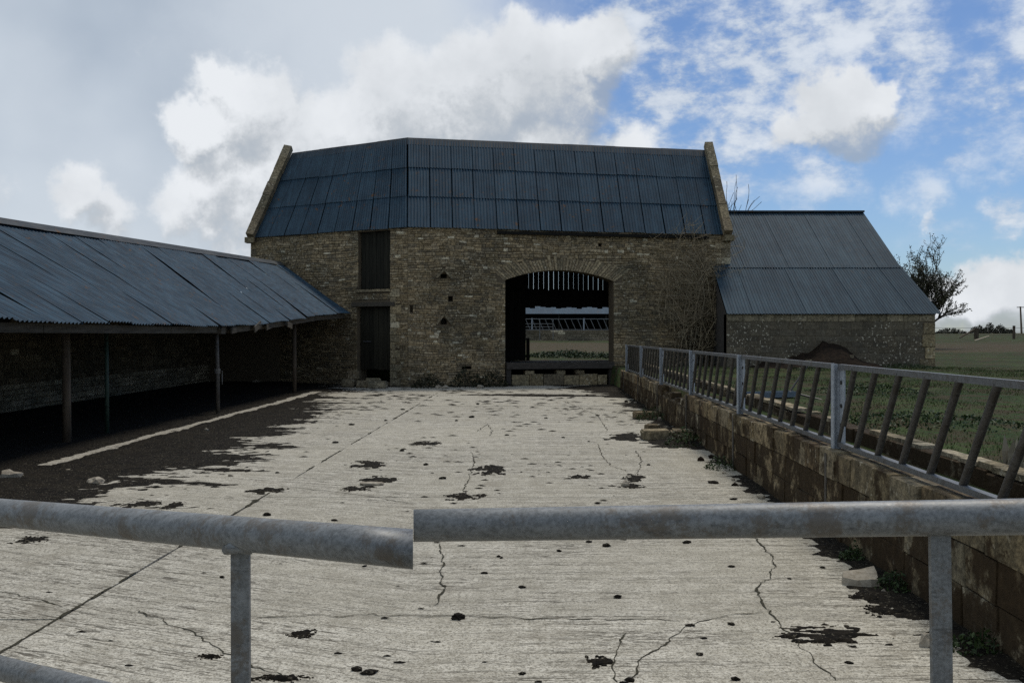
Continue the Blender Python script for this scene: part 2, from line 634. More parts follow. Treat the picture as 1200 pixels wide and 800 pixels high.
# ------------------------------------------------------------------ stone laying
class Frame:
    """a wall face: runs from a to b, n points out of the wall"""
    def __init__(self, a, b_, flip=False):
        self.a = Vector((a[0], a[1], 0))
        d = Vector((b_[0] - a[0], b_[1] - a[1], 0))
        self.L = d.length
        self.u = d.normalized()
        self.n = Vector((self.u.y, -self.u.x, 0))
        if flip:
            self.n = -self.n

    def pt(self, s, z, t=0.0):
        q = self.a + self.u * s + self.n * t
        return Vector((q.x, q.y, z))

    def s_at(self, px):
        """where the sight line of a picture column meets this wall"""
        r = (px - 600) / 1100
        # a.x + u.x s = r (a.y + u.y s)
        return (r * self.a.y - self.a.x) / (self.u.x - r * self.u.y)


def courses(s0, s1, z0, z1, hr, lr, blocked, rnd, zmax=None):
    out = []
    z = z0
    while z < z1 - .03:
        h = rnd.uniform(*hr) * (1.55 if rnd.random() < .14 and hr[0] < .1 else 1)
        if z + h > z1 - hr[0] * .6:
            h = z1 - z
        segs = [(s0, s1)]
        for (a, b_) in blocked(z, z + h):
            new = []
            for (p, q) in segs:
                if b_ <= p or a >= q:
                    new.append((p, q))
                else:
                    if a > p:
                        new.append((p, a))
                    if b_ < q:
                        new.append((b_, q))
            segs = new
        for (p, q) in segs:
            s = p
            while s < q - .01:
                l = rnd.uniform(*lr) * (1.7 if rnd.random() < .10 else 1) * (.6 if rnd.random() < .15 else 1)
                if q - (s + l) < lr[0] * .7:
                    l = q - s
                out.append((s, s + l, z, z + h))
                s += l
        z += h
    return out


PALETTE = [(.215, .175, .120), (.240, .197, .137), (.180, .150, .108), (.260, .215, .152), (.155, .135, .105), (.210, .178, .132), (.285, .245, .185), (.190, .155, .105)]


def tint(rnd, pal=PALETTE, pale=.03):
    c = rnd.choice(pal)
    k = rnd.uniform(.84, 1.16)
    if rnd.random() < pale:
        c, k = (.46, .43, .36), 1
    return (c[0] * k, c[1] * k, c[2] * k)


def stone(mb, fr, s0, s1, z0, z1, rnd, gap=.012, prot=(.008, .04), back=.06, pal=PALETTE, pale=.03, jit=.010, ins=.010, wob=0.0):
    g = gap / 2
    if z1 - z0 < .1 and gap == .012:
        g, ins = .004, .006
    if s1 - s0 < .03 or z1 - z0 < .03:
        g = .003
    t_ = rnd.uniform(*prot)
    j = lambda: rnd.uniform(-jit, jit)
    # old courses rise and dip along the wall
    w0 = wob * fbm(s0 * .55, (z0 + z1) * .45, 3, 7.7) if wob else 0
    w1 = wob * fbm(s1 * .55, (z0 + z1) * .45, 3, 7.7) if wob else 0
    B = [(s0 + g, z0 + g + w0), (s1 - g, z0 + g + w1), (s1 - g, z1 - g + w1), (s0 + g, z1 - g + w0)]
    cs, cz = (s0 + s1) / 2, (z0 + z1) / 2
    vs = [fr.pt(s, z, -back) for s, z in B]
    mid = [(s + min(0, g) + j() * .5, z + j() * .5) for s, z in B]
    vs += [fr.pt(s, z, t_ - .012) for s, z in mid]
    vs += [fr.pt(s + (ins if s < cs else -ins), z + (ins if z < cz else -ins), t_ + j() * .6) for s, z in mid]
    fs = []
    for k in (0, 4):
        for i in range(4):
            i2 = (i + 1) % 4
            fs.append((k + i, k + i2, k + 4 + i2, k + 4 + i))
    fs.append((8, 9, 10, 11))
    mb.add(vs, fs, tint(rnd, pal, pale))


def lay(fr, stones, parent, limit, rnd, m='stone', nm='stone', **kw):
    """the largest as single stones, the rest joined"""
    order = sorted(range(len(stones)), key=lambda i: -(stones[i][1] - stones[i][0]) * (stones[i][3] - stones[i][2]))
    single = set(order[:limit])
    rest = MB()
    for i, s in enumerate(stones):
        if i in single:
            mb = MB()
            stone(mb, fr, *s, rnd, **kw)
            mb.build(nm, m, parent)
        else:
            stone(rest, fr, *s, rnd, **kw)
    if rest.v:
        tag(rest.build('stonework', m, parent), kind='stuff')


def wall_body(fr, L0, L1, z0, z1, openings, thick, mb=None):
    """backing of a wall with openings; an opening is (s0, s1, z0, z1, rise) with an arched top when rise > 0"""
    mb = mb or MB()
    cuts = {L0, L1}
    for (a, b_, c, d, rise) in openings:
        k = 16 if rise else 1
        for i in range(k + 1):
            cuts.add(a + (b_ - a) * i / k)
    cuts = sorted(cuts)

    def top(op, s):
        a, b_, c, d, rise = op
        return arch_z(op, s) if rise else d
    for s0, s1 in zip(cuts, cuts[1:]):
        if s1 - s0 < 1e-5:
            continue
        m = (s0 + s1) / 2
        ops = sorted([o for o in openings if o[0] < m < o[1]], key=lambda o: o[2])
        lo = (z0, z0)
        iv = []
        for o in ops:
            iv.append((lo, (o[2], o[2])))
            lo = (top(o, s0), top(o, s1))
        iv.append((lo, (z1, z1)))
        for (la, lb), (ha, hb) in iv:
            if ha - la < 1e-4 and hb - lb < 1e-4:
                continue
            q = [(s0, la), (s1, lb), (s1, hb), (s0, ha)]
            vs = [fr.pt(s, z, 0) for s, z in q] + [fr.pt(s, z, -thick) for s, z in q]
            mb.add(vs, [(0, 1, 2, 3), (7, 6, 5, 4), (0, 4, 5, 1), (3, 2, 6, 7)])
    for (a, b_, c, d, rise) in openings:
        for s in (a, b_):
            zt = d
            vs = [fr.pt(s, c, 0), fr.pt(s, zt, 0), fr.pt(s, zt, -thick), fr.pt(s, c, -thick)]
            mb.add(vs, [(0, 1, 2, 3)])
    for s in (L0, L1):
        mb.add([fr.pt(s, z0, 0), fr.pt(s, z1, 0), fr.pt(s, z1, -thick), fr.pt(s, z0, -thick)], [(0, 1, 2, 3)])
    return mb


def arch_z(op, s):
    a, b_, c, d, rise = op
    w = (b_ - a) / 2
    rad = (w * w + rise * rise) / (2 * rise)
    x = s - (a + b_) / 2
    return d + rise - rad + math.sqrt(max(rad * rad - x * x, 0))


def corrugated(name, m, parent, p00, p10, p11, p01, pitch=.11, amp=.016, lift=0.0, sag=None, seg=6):
    """sheet of corrugated iron: p00-p10 along the eave, p01-p11 above it"""
    p00, p10, p11, p01 = map(Vector, (p00, p10, p11, p01))
    n = (p10 - p00).cross(p01 - p00).normalized()
    if n.z < 0:
        n = -n
    k = max(2, round((p10 - p00).length / pitch)) * seg
    rows = 1 if sag is None else 4
    vs, fs = [], []
    for j in range(rows + 1):
        fj = j / rows
        for i in range(k + 1):
            f = i / k
            q = (p00.lerp(p10, f)).lerp(p01.lerp(p11, f), fj)
            off = amp * math.sin(2 * math.pi * i / seg) + lift
            if sag:
                off += sag(f, fj)
            vs.append(q + n * off)
    for j in range(rows):
        for i in range(k):
            a = j * (k + 1) + i
            fs.append((a, a + 1, a + k + 2, a + k + 1))
    mb = MB()
    mb.add(vs, fs)
    return mb.build(name, m, parent, smooth=True)


# ================================================================== GROUND
def field_z(x, y):
    z = .65 + .014 * min(max(y - 36, 0), 72)
    return z + .10 * fbm(x * .09, y * .09, 3, 4.1) * min(1, max(0, (abs(y - 34) - 1) / 12 if x < 16 else 1))


def in_yard(x, y):
    return x < 3.45 and y < 36.5


xs = [-2500, -900, -400, -200, -120, -80, -50, -30, -20, -14] + [-12 + i for i in range(0, 15)] + [3.4, 3.5] + [4 + i * .75 for i in range(60)] + [52, 60, 70, 85, 100, 130, 180, 260, 400, 900, 2500]
ys = [-900, -200, -60, -20, -8, 0] + [2 + i * .75 for i in range(46)] + [36.4, 36.6] + [37 + i for i in range(80)] + [125, 140, 160, 200, 260, 350, 500, 800, 1500, 3500]
mb = MB()
vs, fs = [], []
for j, y in enumerate(ys):
    for i, x in enumerate(xs):
        z = -.09 if in_yard(x, y) else field_z(x, y)
        vs.append((x, y, z))
for j in range(len(ys) - 1):
    for i in range(len(xs) - 1):
        a = j * len(xs) + i
        fs.append((a, a + 1, a + len(xs) + 1, a + len(xs)))
mb.add(vs, fs)
tag(mb.build('ground', 'field', smooth=True, origin=(0, 0, 0)), 'rough green and brown field around the farmyard', kind='structure')

# concrete yard laid in bays with open joints
yard = empty('concrete_yard', (0, 15, -.05))
tag(yard, 'pale tamped concrete yard cracked and laid in bays', kind='structure')
mb = MB()
mb.box((-4.3, 16, -.07), 14.7, 42, .04)
tag(mb.build('yard_base', 'mud', yard), kind='structure')
jx = [-11.3, -6.9, lambda y: -3.02 + .028 * y, lambda y: 2.62 + .028 * y]
jy = [-4.5, 1.6, 5.9, 10.3, 14.6, 18.9, 23.1, 27.2, 32.2]


def jxv(k, y):
    return jx[k](y) if callable(jx[k]) else jx[k]


rs = random.Random(3)
for k in range(3):
    for y0, y1 in zip(jy, jy[1:]):
        g_ = .004
        N = 14
        ring = []
        ex = lambda y, s: jxv(k + s, y)
        far_y1 = y1
        if k == 2:
            N = 14
        pts = []
        y0a = y0 + g_
        y1a = y1 - g_
        skew = (.035 if k < 2 else 0)
        for i in range(N + 1):
            f = i / N
            x = ex(y0a, 0) + g_ + (ex(y0a, 1) - ex(y0a, 0) - 2 * g_) * f
            pts.append((x, y0a + (0.012 * fbm(x * 3, y0, 3, 2)), 0))
        for i in range(1, N):
            f = i / N
            y = y0a + (y1a - y0a) * f
            pts.append((ex(y, 1) - g_ +   .035 * fbm(y * 3, k, 3, 5), y, 0))
        for i in range(N + 1):
            f = 1 - i / N
            x = ex(y1a, 0) + g_ + (ex(y1a, 1) - ex(y1a, 0) - 2 * g_) * f
            yy_ = y1a if y1 < 32 else (y1a + (1.9 if x < -4 else .5))
            pts.append((x, yy_ + (0.012 * fbm(x * 3, y1, 3, 2)), 0))
        for i in range(1, N):
            f = 1 - i / N
            y = y0a + (y1a - y0a) * f
            pts.append((ex(y, 0) + g_ +   .035 * fbm(y * 3, k + .3, 3, 5), y, 0))
        dz = rs.uniform(-.004, .004)
        mb = MB()
        M_ = len(pts)
        vs = [(x, y, dz) for x, y, z in pts] + [(x, y, -.048) for x, y, z in pts]
        fs = [tuple(range(M_))] + [(i, i + M_, (i + 1) % M_ + M_, (i + 1) % M_) for i in range(M_)]
        mb.add(vs, fs)
        mb.build('slab', 'concrete', yard)


# ================================================================== BARN
KX, KY = -3.47, 31.3
EAVE = 5.32
LE, K_, RE = (-9.66, 34.75), (KX, KY), (7.86, 33.78)
fl = Frame(K_, LE, flip=True)     # west wing, s runs from the bend to the west end
fr_ = Frame(K_, RE)               # east wing
if fl.n.y > 0:
    fl.n = -fl.n
if fr_.n.y > 0:
    fr_.n = -fr_.n
RID_L, RID_K, RID_R = Vector((-8.50, 36.55, 8.72)), Vector((-3.74, 33.8, 8.74)), Vector((7.60, 36.15, 8.74))
BK_L, BK_K, BK_R = (-7.40, 38.35), (-4.03, 36.4), (7.40, 38.55)
barn = empty('stone_barn', (0, 32, 0), 'large old stone barn with blue corrugated roof and arched cart entrance', 'barn')
rb = random.Random(11)

# openings on the west wing
sd0, sd1 = fl.s_at(457.5), fl.s_at(418.5)
su0, su1 = fl.s_at(457.5), fl.s_at(420)
zd = lambda py, d: EYE + (390 - py) / 1100 * d
DOOR = (sd0, sd1, .12, zd(359, 32), 0)
UDOOR = (su0, su1, zd(339, 32), EAVE - .06, 0)
opl = [DOOR, UDOOR]
# openings on the east wing
ARCH = (fr_.s_at(592), fr_.s_at(719), 0.0, 3.60, .36)
V1 = (fr_.s_at(520) - .20, fr_.s_at(520) + .20, zd(326.5, 31.6), zd(318, 31.6))
V2 = (fr_.s_at(520) - .20, fr_.s_at(520) + .20, zd(380.5, 31.6), zd(370, 31.6))
PUT = [(fr_.s_at(482) - .05, fr_.s_at(482) + .05, zd(366, 31.4), zd(358, 31.4)), (fr_.s_at(528) - .08, fr_.s_at(528) + .08, zd(353, 31.6), zd(347, 31.6)),
       (fr_.s_at(703) - .06, fr_.s_at(703) + .06, zd(289, 32.6), zd(285, 32.6)), (fr_.s_at(547) - .16, fr_.s_at(547) + .16, zd(432.5, 31.8), zd(430, 31.8) + .03)]
opr = [ARCH] + [(v[0] + .09, v[1] - .09, v[2] + .01, v[3] - .08, 0) for v in (V1, V2)] + [(a, b_, c, d, 0) for a, b_, c, d in PUT]
front = wall_body(fl, 0, fl.L, -.08, EAVE, opl, .55).build('wall', 'mortar', barn)
front2 = wall_body(fr_, 0, fr_.L, -.08, EAVE, opr, .55).build('wall', 'mortar', barn)


def blk_l(z0, z1):
    r = []
    for (a, b_, c, d, _) in opl:
        if z1 > c + .02 and z0 < d - .02:
            r.append((a, b_))
    if z1 > DOOR[3] and z0 < DOOR[3] + .14:
        r.append((sd0 - .22, sd1 + .22))
    if z1 > UDOOR[2] - .09 and z0 < UDOOR[2]:
        r.append((su0 - .04, su1 + .1))
    return r


VT = .46     # depth of the arch ring


def blk_r(z0, z1):
    r = []
    zm = (z0 + z1) / 2
    a, b_, c, d, rise = ARCH
    w = (b_ - a) / 2
    rad = (w * w + rise * rise) / (2 * rise)
    cs, cz = (a + b_) / 2, d + rise - rad
    if zm < d:
        r.append((a, b_))
        half = math.asin((w) / rad)
        edge = cz + math.cos(half) * rad
    h = zm - cz
    if zm > d - .02 and h < rad + VT:
        x = math.sqrt(max((rad + VT) ** 2 - h * h, 0))
        x = min(x, w + VT * .62 + (zm - d) * .2)
        r.append((cs - x, cs + x))
    for v in (V1, V2):
        if z1 > v[2] and z0 < v[3] + .04:
            f = min(1, max(0, 1 - (zm - v[2]) / (v[3] - v[2] + .05)))
            m = (v[0] + v[1]) / 2
            x = .05 + f * .22
            r.append((m - x, m + x))
    for p in PUT:
        if z1 > p[2] + .02 and z0 < p[3] - .02:
            r.append((p[0], p[1]))
    return r


# jambs, quoins and arch stones lie as single larger stones
def quoins(fr, s_edge, side, z0, z1, parent, rnd, long_=.48, short=.26, hr=(.20, .32), pal=None, m='stone', nm='quoin'):
    z = z0
    i = 0
    spans = []
    while z < z1 - .1:
        h = min(rnd.uniform(*hr), z1 - z)
        l = (long_ if i % 2 == 0 else short) * rnd.uniform(.85, 1.15)
        a, b_ = (s_edge, s_edge + l) if side > 0 else (s_edge - l, s_edge)
        mb = MB()
        stone(mb, fr, a, b_, z, z + h, rnd, prot=(.025, .045), pal=pal or PALETTE)
        mb.build(nm, m, parent)
        spans.append((a, b_, z, z + h))
        z += h
        i += 1
    return spans


GREYP = [(.24, .215, .165), (.29, .255, .19), (.20, .175, .13), (.26, .22, .155)]
qs_l = quoins(fl, sd0 - .001, -1, 0, UDOOR[2], front, rb, .42, .25, pal=GREYP)       # east jamb of the doors
qs_l = [q for q in qs_l]
qw = quoins(fl, fl.L, -1, .0, EAVE - .02, front, rb, .5, .3)
qe = quoins(fr_, fr_.L, -1, .7, EAVE - .02, front2, rb, .55, .32)


def with_spans(blocked, spans, extra=None):
    def f(z0, z1):
        r = list(blocked(z0, z1))
        zm = (z0 + z1) / 2
        for (a, b_, c, d) in spans:
            if c <= zm < d:
                r.append((a, b_))
        return r
    return f


st = courses(0, fl.L, -.02, EAVE, (.050, .085), (.11, .32), with_spans(blk_l, qs_l + qw), rb)
lay(fl, st, front, 90, rb, wob=.16)
st = courses(0, fr_.L, -.02, EAVE, (.050, .085), (.11, .32), with_spans(blk_r, qe), rb)
lay(fr_, st, front2, 150, rb, wob=.16)
# arch ring of thin stones set on edge
a, b_, c, d, rise = ARCH
w = (b_ - a) / 2
rad = (w * w + rise * rise) / (2 * rise)
cs, cz = (a + b_) / 2, d + rise - rad
half = math.asin(w / rad)
NV = 44
for i in range(NV):
    a0 = -half * 1.02 + 2.04 * half * i / NV
    a1 = -half * 1.02 + 2.04 * half * (i + 1) / NV
    e = .0016
    sk = 1.55
    tp = rb.uniform(-.12, .05)
    q = []
    for (an, rr) in ((a0 + e, rad + .004), (a1 - e, rad + .004), (a1 - e, rad + VT + tp), (a0 + e, rad + VT + tp)):
        lean = an * (1 + (sk - 1) * (rr - rad) / VT * .35)
        q.append((cs + math.sin(lean) * rr, cz + math.cos(lean) * rr if rr < rad + .1 else cz + math.cos(an) * rr))
    pr = rb.uniform(.012, .04)
    vs = [fr_.pt(s, z, -.35) for s, z in q] + [fr_.pt(s, z, pr) for s, z in q]
    mb = MB()
    mb.add(vs, [(0, 1, 5, 4), (1, 2, 6, 5), (2, 3, 7, 6), (3, 0, 4, 7), (4, 5, 6, 7), (3, 2, 1, 0)], tint(rb, [(.23, .195, .145), (.28, .24, .175), (.17, .15, .115)], 0))
    mb.build('voussoir', 'stone', front2)
# timber lintel, sill, gabled vent hoods
mb = MB()
mb.box(fl.pt((sd0 + sd1) / 2, DOOR[3] + .07, -.12), sd1 - sd0 + .42, .36, .135, (fl.u, fl.n, Vector((0, 0, 1))))
mb.build('lintel', 'grey_wood', barn)
mb = MB()
mb.box(fl.pt((su0 + su1) / 2, UDOOR[2] - .045, -.05), su1 - su0 + .12, .26, .085, (fl.u, fl.n, Vector((0, 0, 1))), (.22, .19, .14))
mb.build('sill', 'stone', barn)
for v in (V1, V2):
    m_ = (v[0] + v[1]) / 2
    for sgn in (-1, 1):
        p0 = fr_.pt(m_ + sgn * .26, v[2] + .02, .015)
        p1 = fr_.pt(m_ - sgn * .01, v[3] + .06, .015)
        mb = MB()
        mb.bar(p0, p1, .20, .06, up=fr_.u.cross(p1 - p0).cross(p1 - p0), tint=(.19, .165, .125))
        o = mb.build('vent_hood', 'stone', front2)

# doors of upright planks
def plank_door(nm, fr, s0, s1, z0, z1, t_, n_, parent, m='door_wood', lab=None, seed=1):
    """ledges and a dark board behind the planks"""
    rnd = random.Random(seed)
    mb = MB()
    for zf in (.14, .5, .86):
        mb.box(fr.pt((s0 + s1) / 2, z0 + (z1 - z0) * zf, t_ - .05), s1 - s0 - .06, .03, .12, (fr.u, fr.n, Vector((0, 0, 1))))
    mb.box(fr.pt((s0 + s1) / 2, (z0 + z1) / 2, t_ - .085), s1 - s0 - .02, .02, z1 - z0 - .02, (fr.u, fr.n, Vector((0, 0, 1))))
    dr = mb.build(nm, m, parent)
    if lab:
        dr['label'] = lab
    w_ = (s1 - s0) / n_
    for i in range(n_):
        mb = MB()
        mb.box(fr.pt(s0 + w_ * (i + .5), (z0 + z1) / 2 + rnd.uniform(-.015, .015), t_ + rnd.uniform(-.008, .008)), w_ - .012, .028, z1 - z0, (fr.u, fr.n, Vector((0, 0, 1))))
        mb.build('plank', m, dr)
    return dr


zdb = zd(433, 31.9)
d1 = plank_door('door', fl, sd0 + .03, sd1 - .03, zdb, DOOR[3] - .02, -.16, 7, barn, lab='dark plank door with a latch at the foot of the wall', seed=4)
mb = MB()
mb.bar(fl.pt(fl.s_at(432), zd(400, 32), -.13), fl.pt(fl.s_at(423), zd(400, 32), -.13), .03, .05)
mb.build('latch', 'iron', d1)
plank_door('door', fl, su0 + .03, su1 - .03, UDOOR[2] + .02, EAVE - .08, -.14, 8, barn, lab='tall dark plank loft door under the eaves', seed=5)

# cart entrance: floor, threshold beam and blocks under it
z3 = Vector((0, 0, 1))
mb = MB()
fl_q = [fr_.pt(a + .02, .62, -.02), fr_.pt(b_ - .02, .62, -.02), Vector((4.5, 38.0, .62)), Vector((-1.2, 37.0, .62))]
mb.add(fl_q + [q + Vector((0, 0, .09)) for q in fl_q], [(0, 1, 2, 3), (4, 7, 6, 5), (0, 4, 5, 1), (1, 5, 6, 2), (2, 6, 7, 3), (3, 7, 4, 0)])
mb.build('floor', 'mud', barn)
mb = MB()
mb.box(fr_.pt(cs, zd(428, 32.4), .06), b_ - a - .05, .26, .22, (fr_.u, fr_.n, z3))
mb.build('threshold_beam', 'beam_wood', barn)
for s_ in (a + .10, b_ - .12):
    mb = MB()
    mb.box(fr_.pt(s_, .31, .05), .16, .18, .62, (fr_.u, fr_.n, z3))
    mb.build('threshold_post', 'beam_wood', barn)
s_ = a + .20
for l_ in (.62, .5, .72, .55, .66, .36):
    if s_ + l_ > b_ - .18:
        l_ = b_ - .2 - s_
    mb = MB()
    stone(mb, fr_, s_, s_ + l_, -.02, rb.uniform(.34, .40), rb, prot=(.12, .16), back=.3, pal=[(.17, .145, .10), (.20, .175, .125), (.13, .115, .09)], gap=.02, pale=0)
    mb.build('threshold_block', 'stone', barn)
    s_ += l_
for s_ in (a + .7, a + 1.8, a + 2.5):
    mb = MB()
    stone(mb, fr_, s_, s_ + .33, .37, .52, rb, prot=(-.02, .05), back=.3, pal=GREYP)
    mb.build('threshold_block', 'stone', barn)

# back wall with its opening, hung with boards
fb_ = Frame(BK_K, BK_R)
if fb_.n.y > 0:
    fb_.n = -fb_.n
sb0, sb1 = fb_.s_at(584), fb_.s_at(718.5)
wall_body(fb_, 0, fb_.L, 0, EAVE, [(sb0, sb1, .60, 4.75, 0)], .5).build('back_wall', 'mortar', barn)
fb2 = Frame(BK_K, BK_L)
wall_body(fb2, 0, fb2.L, 0, EAVE, [], .02).build('back_wall', 'mortar', barn)
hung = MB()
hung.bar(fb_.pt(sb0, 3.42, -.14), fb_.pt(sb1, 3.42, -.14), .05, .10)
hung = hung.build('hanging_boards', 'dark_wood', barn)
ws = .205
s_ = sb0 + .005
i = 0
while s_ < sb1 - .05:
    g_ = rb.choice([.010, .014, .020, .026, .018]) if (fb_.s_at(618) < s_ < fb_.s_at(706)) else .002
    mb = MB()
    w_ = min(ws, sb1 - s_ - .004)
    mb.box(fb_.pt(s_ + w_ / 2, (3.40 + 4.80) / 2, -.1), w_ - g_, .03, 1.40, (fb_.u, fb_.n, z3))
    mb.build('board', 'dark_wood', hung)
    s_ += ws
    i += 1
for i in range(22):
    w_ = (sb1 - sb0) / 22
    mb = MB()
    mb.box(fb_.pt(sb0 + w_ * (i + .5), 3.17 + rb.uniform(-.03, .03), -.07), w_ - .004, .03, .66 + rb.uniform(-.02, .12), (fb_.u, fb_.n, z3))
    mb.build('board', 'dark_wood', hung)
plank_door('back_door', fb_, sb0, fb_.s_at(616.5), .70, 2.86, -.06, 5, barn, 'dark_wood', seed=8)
mb = MB()
mb.box(fb_.pt(fb_.s_at(618.5), 1.15, .02), .12, .12, .9, (fb_.u, fb_.n, z3))
mb.build('door_post', 'dark_wood', barn)
# gable ends
for (e0, rd, e1, nm) in ((LE, RID_L, BK_L, 'gable'), (RE, RID_R, BK_R, 'gable')):
    sgn = -1 if e0 is LE else 1
    off = Vector((sgn * .02, 0, 0))
    A_, B_, C_ = Vector((*e0, -.05)), Vector((*e1, -.05)), rd
    ring = [A_, B_, Vector((*e1, EAVE)), rd + Vector((0, 0, .02)), Vector((*e0, EAVE))]
    inn = Vector((-sgn * .4, 0, 0))
    mb = MB()
    vs = [q + inn * .02 for q in ring] + [q + inn for q in ring]
    mb.add(vs, [(0, 1, 2, 3, 4), (9, 8, 7, 6, 5)] + [(i, (i + 1) % 5, (i + 1) % 5 + 5, i + 5) for i in range(5)])
    mb.build(nm, 'mortar', barn)

# roof: three tiers of corrugated sheets
ER = Vector((7.64, 33.64, EAVE - .02))
EK = Vector((KX, KY, EAVE - .02)) + Vector((.0, -.12, 0))
EL = Vector((-9.56, 34.58, EAVE - .02))
mb = MB()
for q4 in ((Vector((*LE, EAVE)), Vector((*K_, EAVE)), RID_K, RID_L), (Vector((*K_, EAVE)), Vector((*RE, EAVE)), RID_R, RID_K)):
    pass
vs = [RID_L, RID_K, RID_R, Vector((*BK_L, EAVE)), Vector((*BK_K, EAVE)), Vector((*BK_R, EAVE))]
mb.add(vs, [(0, 1, 4, 3), (1, 2, 5, 4)])
roof = mb.build('roof', 'roof_blue', barn)
roof['label'] = 'blue corrugated iron roof in three tiers of sheets'
RL_, RK_, RR_ = RID_L + Vector((-.06, .0, -.04)), RID_K + Vector((0, -.04, -.04)), RID_R + Vector((-.04, -.04, -.04))
tiers = [(0, .36), (.335, .69), (.665, 1.0)]
rr = random.Random(21)


def roof_wing(e0, e1, r0, r1, ncol, uneven):
    for j, (f0, f1) in enumerate(tiers):
        for i in range(ncol):
            g0 = i / ncol
            g1 = (i + 1) / ncol
            gap = rr.choice([.012, .018, .028, .045]) if j < 2 else rr.choice([.006, .012, .022])
            L = (e1 - e0).length
            ga_, gb_ = g0 + gap / L * .5, g1 - gap / L * .5
            dz = rr.uniform(-.012, .012)
            P = lambda g__, f__: (e0.lerp(e1, g__)).lerp(r0.lerp(r1, g__), f__)
            down = rr.uniform(-.004, .004)
            corrugated('roof_sheet', 'roof_blue', roof, P(ga_, f0 + down), P(gb_, f0 + down), P(gb_, f1), P(ga_, f1), pitch=.10, amp=.014, lift=.02 + j * .022 + (.004 if i % 2 else 0) + dz * .4)


roof_wing(EL, EK, RL_, RK_, 9, 0)
roof_wing(EK, ER, RK_, RR_, 15, 0)
for (r0, r1, e0, e1) in ((RL_, RK_, EL, EK), (RK_, RR_, EK, ER)):
    n_ = 4 if r0 is RL_ else 6
    for i in range(n_):
        f0, f1 = i / n_, (i + 1) / n_ + (.008 if i < n_ - 1 else 0)
        qa, qb = r0.lerp(r1, f0), r0.lerp(r1, f1)
        da, db = (e0.lerp(e1, f0) - qa).normalized() * .34, (e0.lerp(e1, f1) - qb).normalized() * .34
        up = Vector((0, 0, .12 + .006 * (i % 2)))
        bk = Vector((0, .25, -.22))
        mb = MB()
        vs = [qa + da + up * .9, qb + db + up * .9, qb + up, qa + up, qa + bk + up, qb + bk + up]
        vs += [q - Vector((0, -.004, .012)) for q in vs]
        mb.add(vs, [(0, 1, 2, 3), (3, 2, 5, 4), (7, 6, 9, 8), (8, 9, 10, 11), (0, 6, 7, 1)])
        mb.build('ridge_cap', 'ridge_metal', roof)
# eaves gutter over the cart entrance
mb = MB()
mb.bar(fr_.pt(fr_.s_at(582), EAVE - .12, .10), fr_.pt(fr_.s_at(828), EAVE - .12, .10), .12, .10)
mb.build('eaves_board', 'dark_wood', barn)
# stone copings on both gables
def coping(foot, head, side, parent):
    n_ = 7
    d = (head - foot)
    L = d.length
    d.normalize()
    sx = Vector((side, 0, 0))
    sx = (sx - d * sx.dot(d)).normalized()
    nn = d.cross(sx)
    if nn.z < 0:
        nn = -nn
    for i in range(n_):
        f0, f1 = L * i / n_ + .006, L * (i + 1) / n_ - .006
        mb = MB()
        w_ = .29 + rr.uniform(-.025, .025)
        mb.box(foot + d * ((f0 + f1) / 2) + nn * (.02 + rr.uniform(-.015, .015)) + sx * .0, f1 - f0, w_, .27, (d, sx, nn), tint(rr, [(.19, .165, .12), (.165, .14, .105), (.21, .185, .14)], 0))
        mb.build('coping_stone', 'stone', parent)


coping(Vector((7.70, 33.45, EAVE + .02)), Vector((7.53, 36.05, 9.02)), 1, barn)
coping(Vector((-9.60, 34.42, EAVE + .02)), Vector((-8.66, 36.4, 8.98)), 1, barn)
for (px_, q) in ((1, Vector((7.74, 33.52, EAVE - .14))), (-1, Vector((-9.62, 34.5, EAVE - .12)))):
    mb = MB()
    mb.box(q, .32, .36, .20, tint=(.17, .15, .11))
    mb.build('kneeler_stone', 'stone', barn)

# ================================================================== ANNEX on the east
annex = empty('stone_annex', (10.6, 31.6, .6), 'low annex with two-pitch grey-blue corrugated roof at the barn\'s right end', 'outbuilding')
AX0, AX1, AYF, AYB = 7.21, 14.22, 31.55, 33.55
ra = random.Random(5)
fa = Frame((AX0, AYF), (AX1, AYF))
if fa.n.y > 0:
    fa.n = -fa.n
AZ = 2.42
aw = wall_body(fa, 0, fa.L, .45, AZ, [], .4).build('wall', 'mortar', annex)
APAL = [(.130, .118, .098), (.138, .124, .102), (.124, .114, .097), (.142, .127, .103)]
qa_ = quoins(fa, fa.L, -1, .5, AZ - .24, aw, ra, .48, .38, (.36, .46), pal=[(.23, .19, .125), (.26, .22, .15), (.20, .17, .12)])
st = courses(0, fa.L, .5, AZ - .24, (.17, .23), (.3, .55), with_spans(lambda a_, b__: [], qa_), ra)
lay(fa, st, aw, 260, ra, m='annex_block', nm='block', prot=(.006, .011), pal=APAL, pale=0, gap=.004, jit=.003)
for i in range(13):
    mb = MB()
    w_ = fa.L / 13
    stone(mb, fa, w_ * i, w_ * (i + 1), AZ - .24, AZ, ra, prot=(.012, .03), pal=[(.24, .215, .17), (.20, .18, .14), (.27, .24, .19)], pale=0)
    mb.build('top_course_block', 'stone', aw)
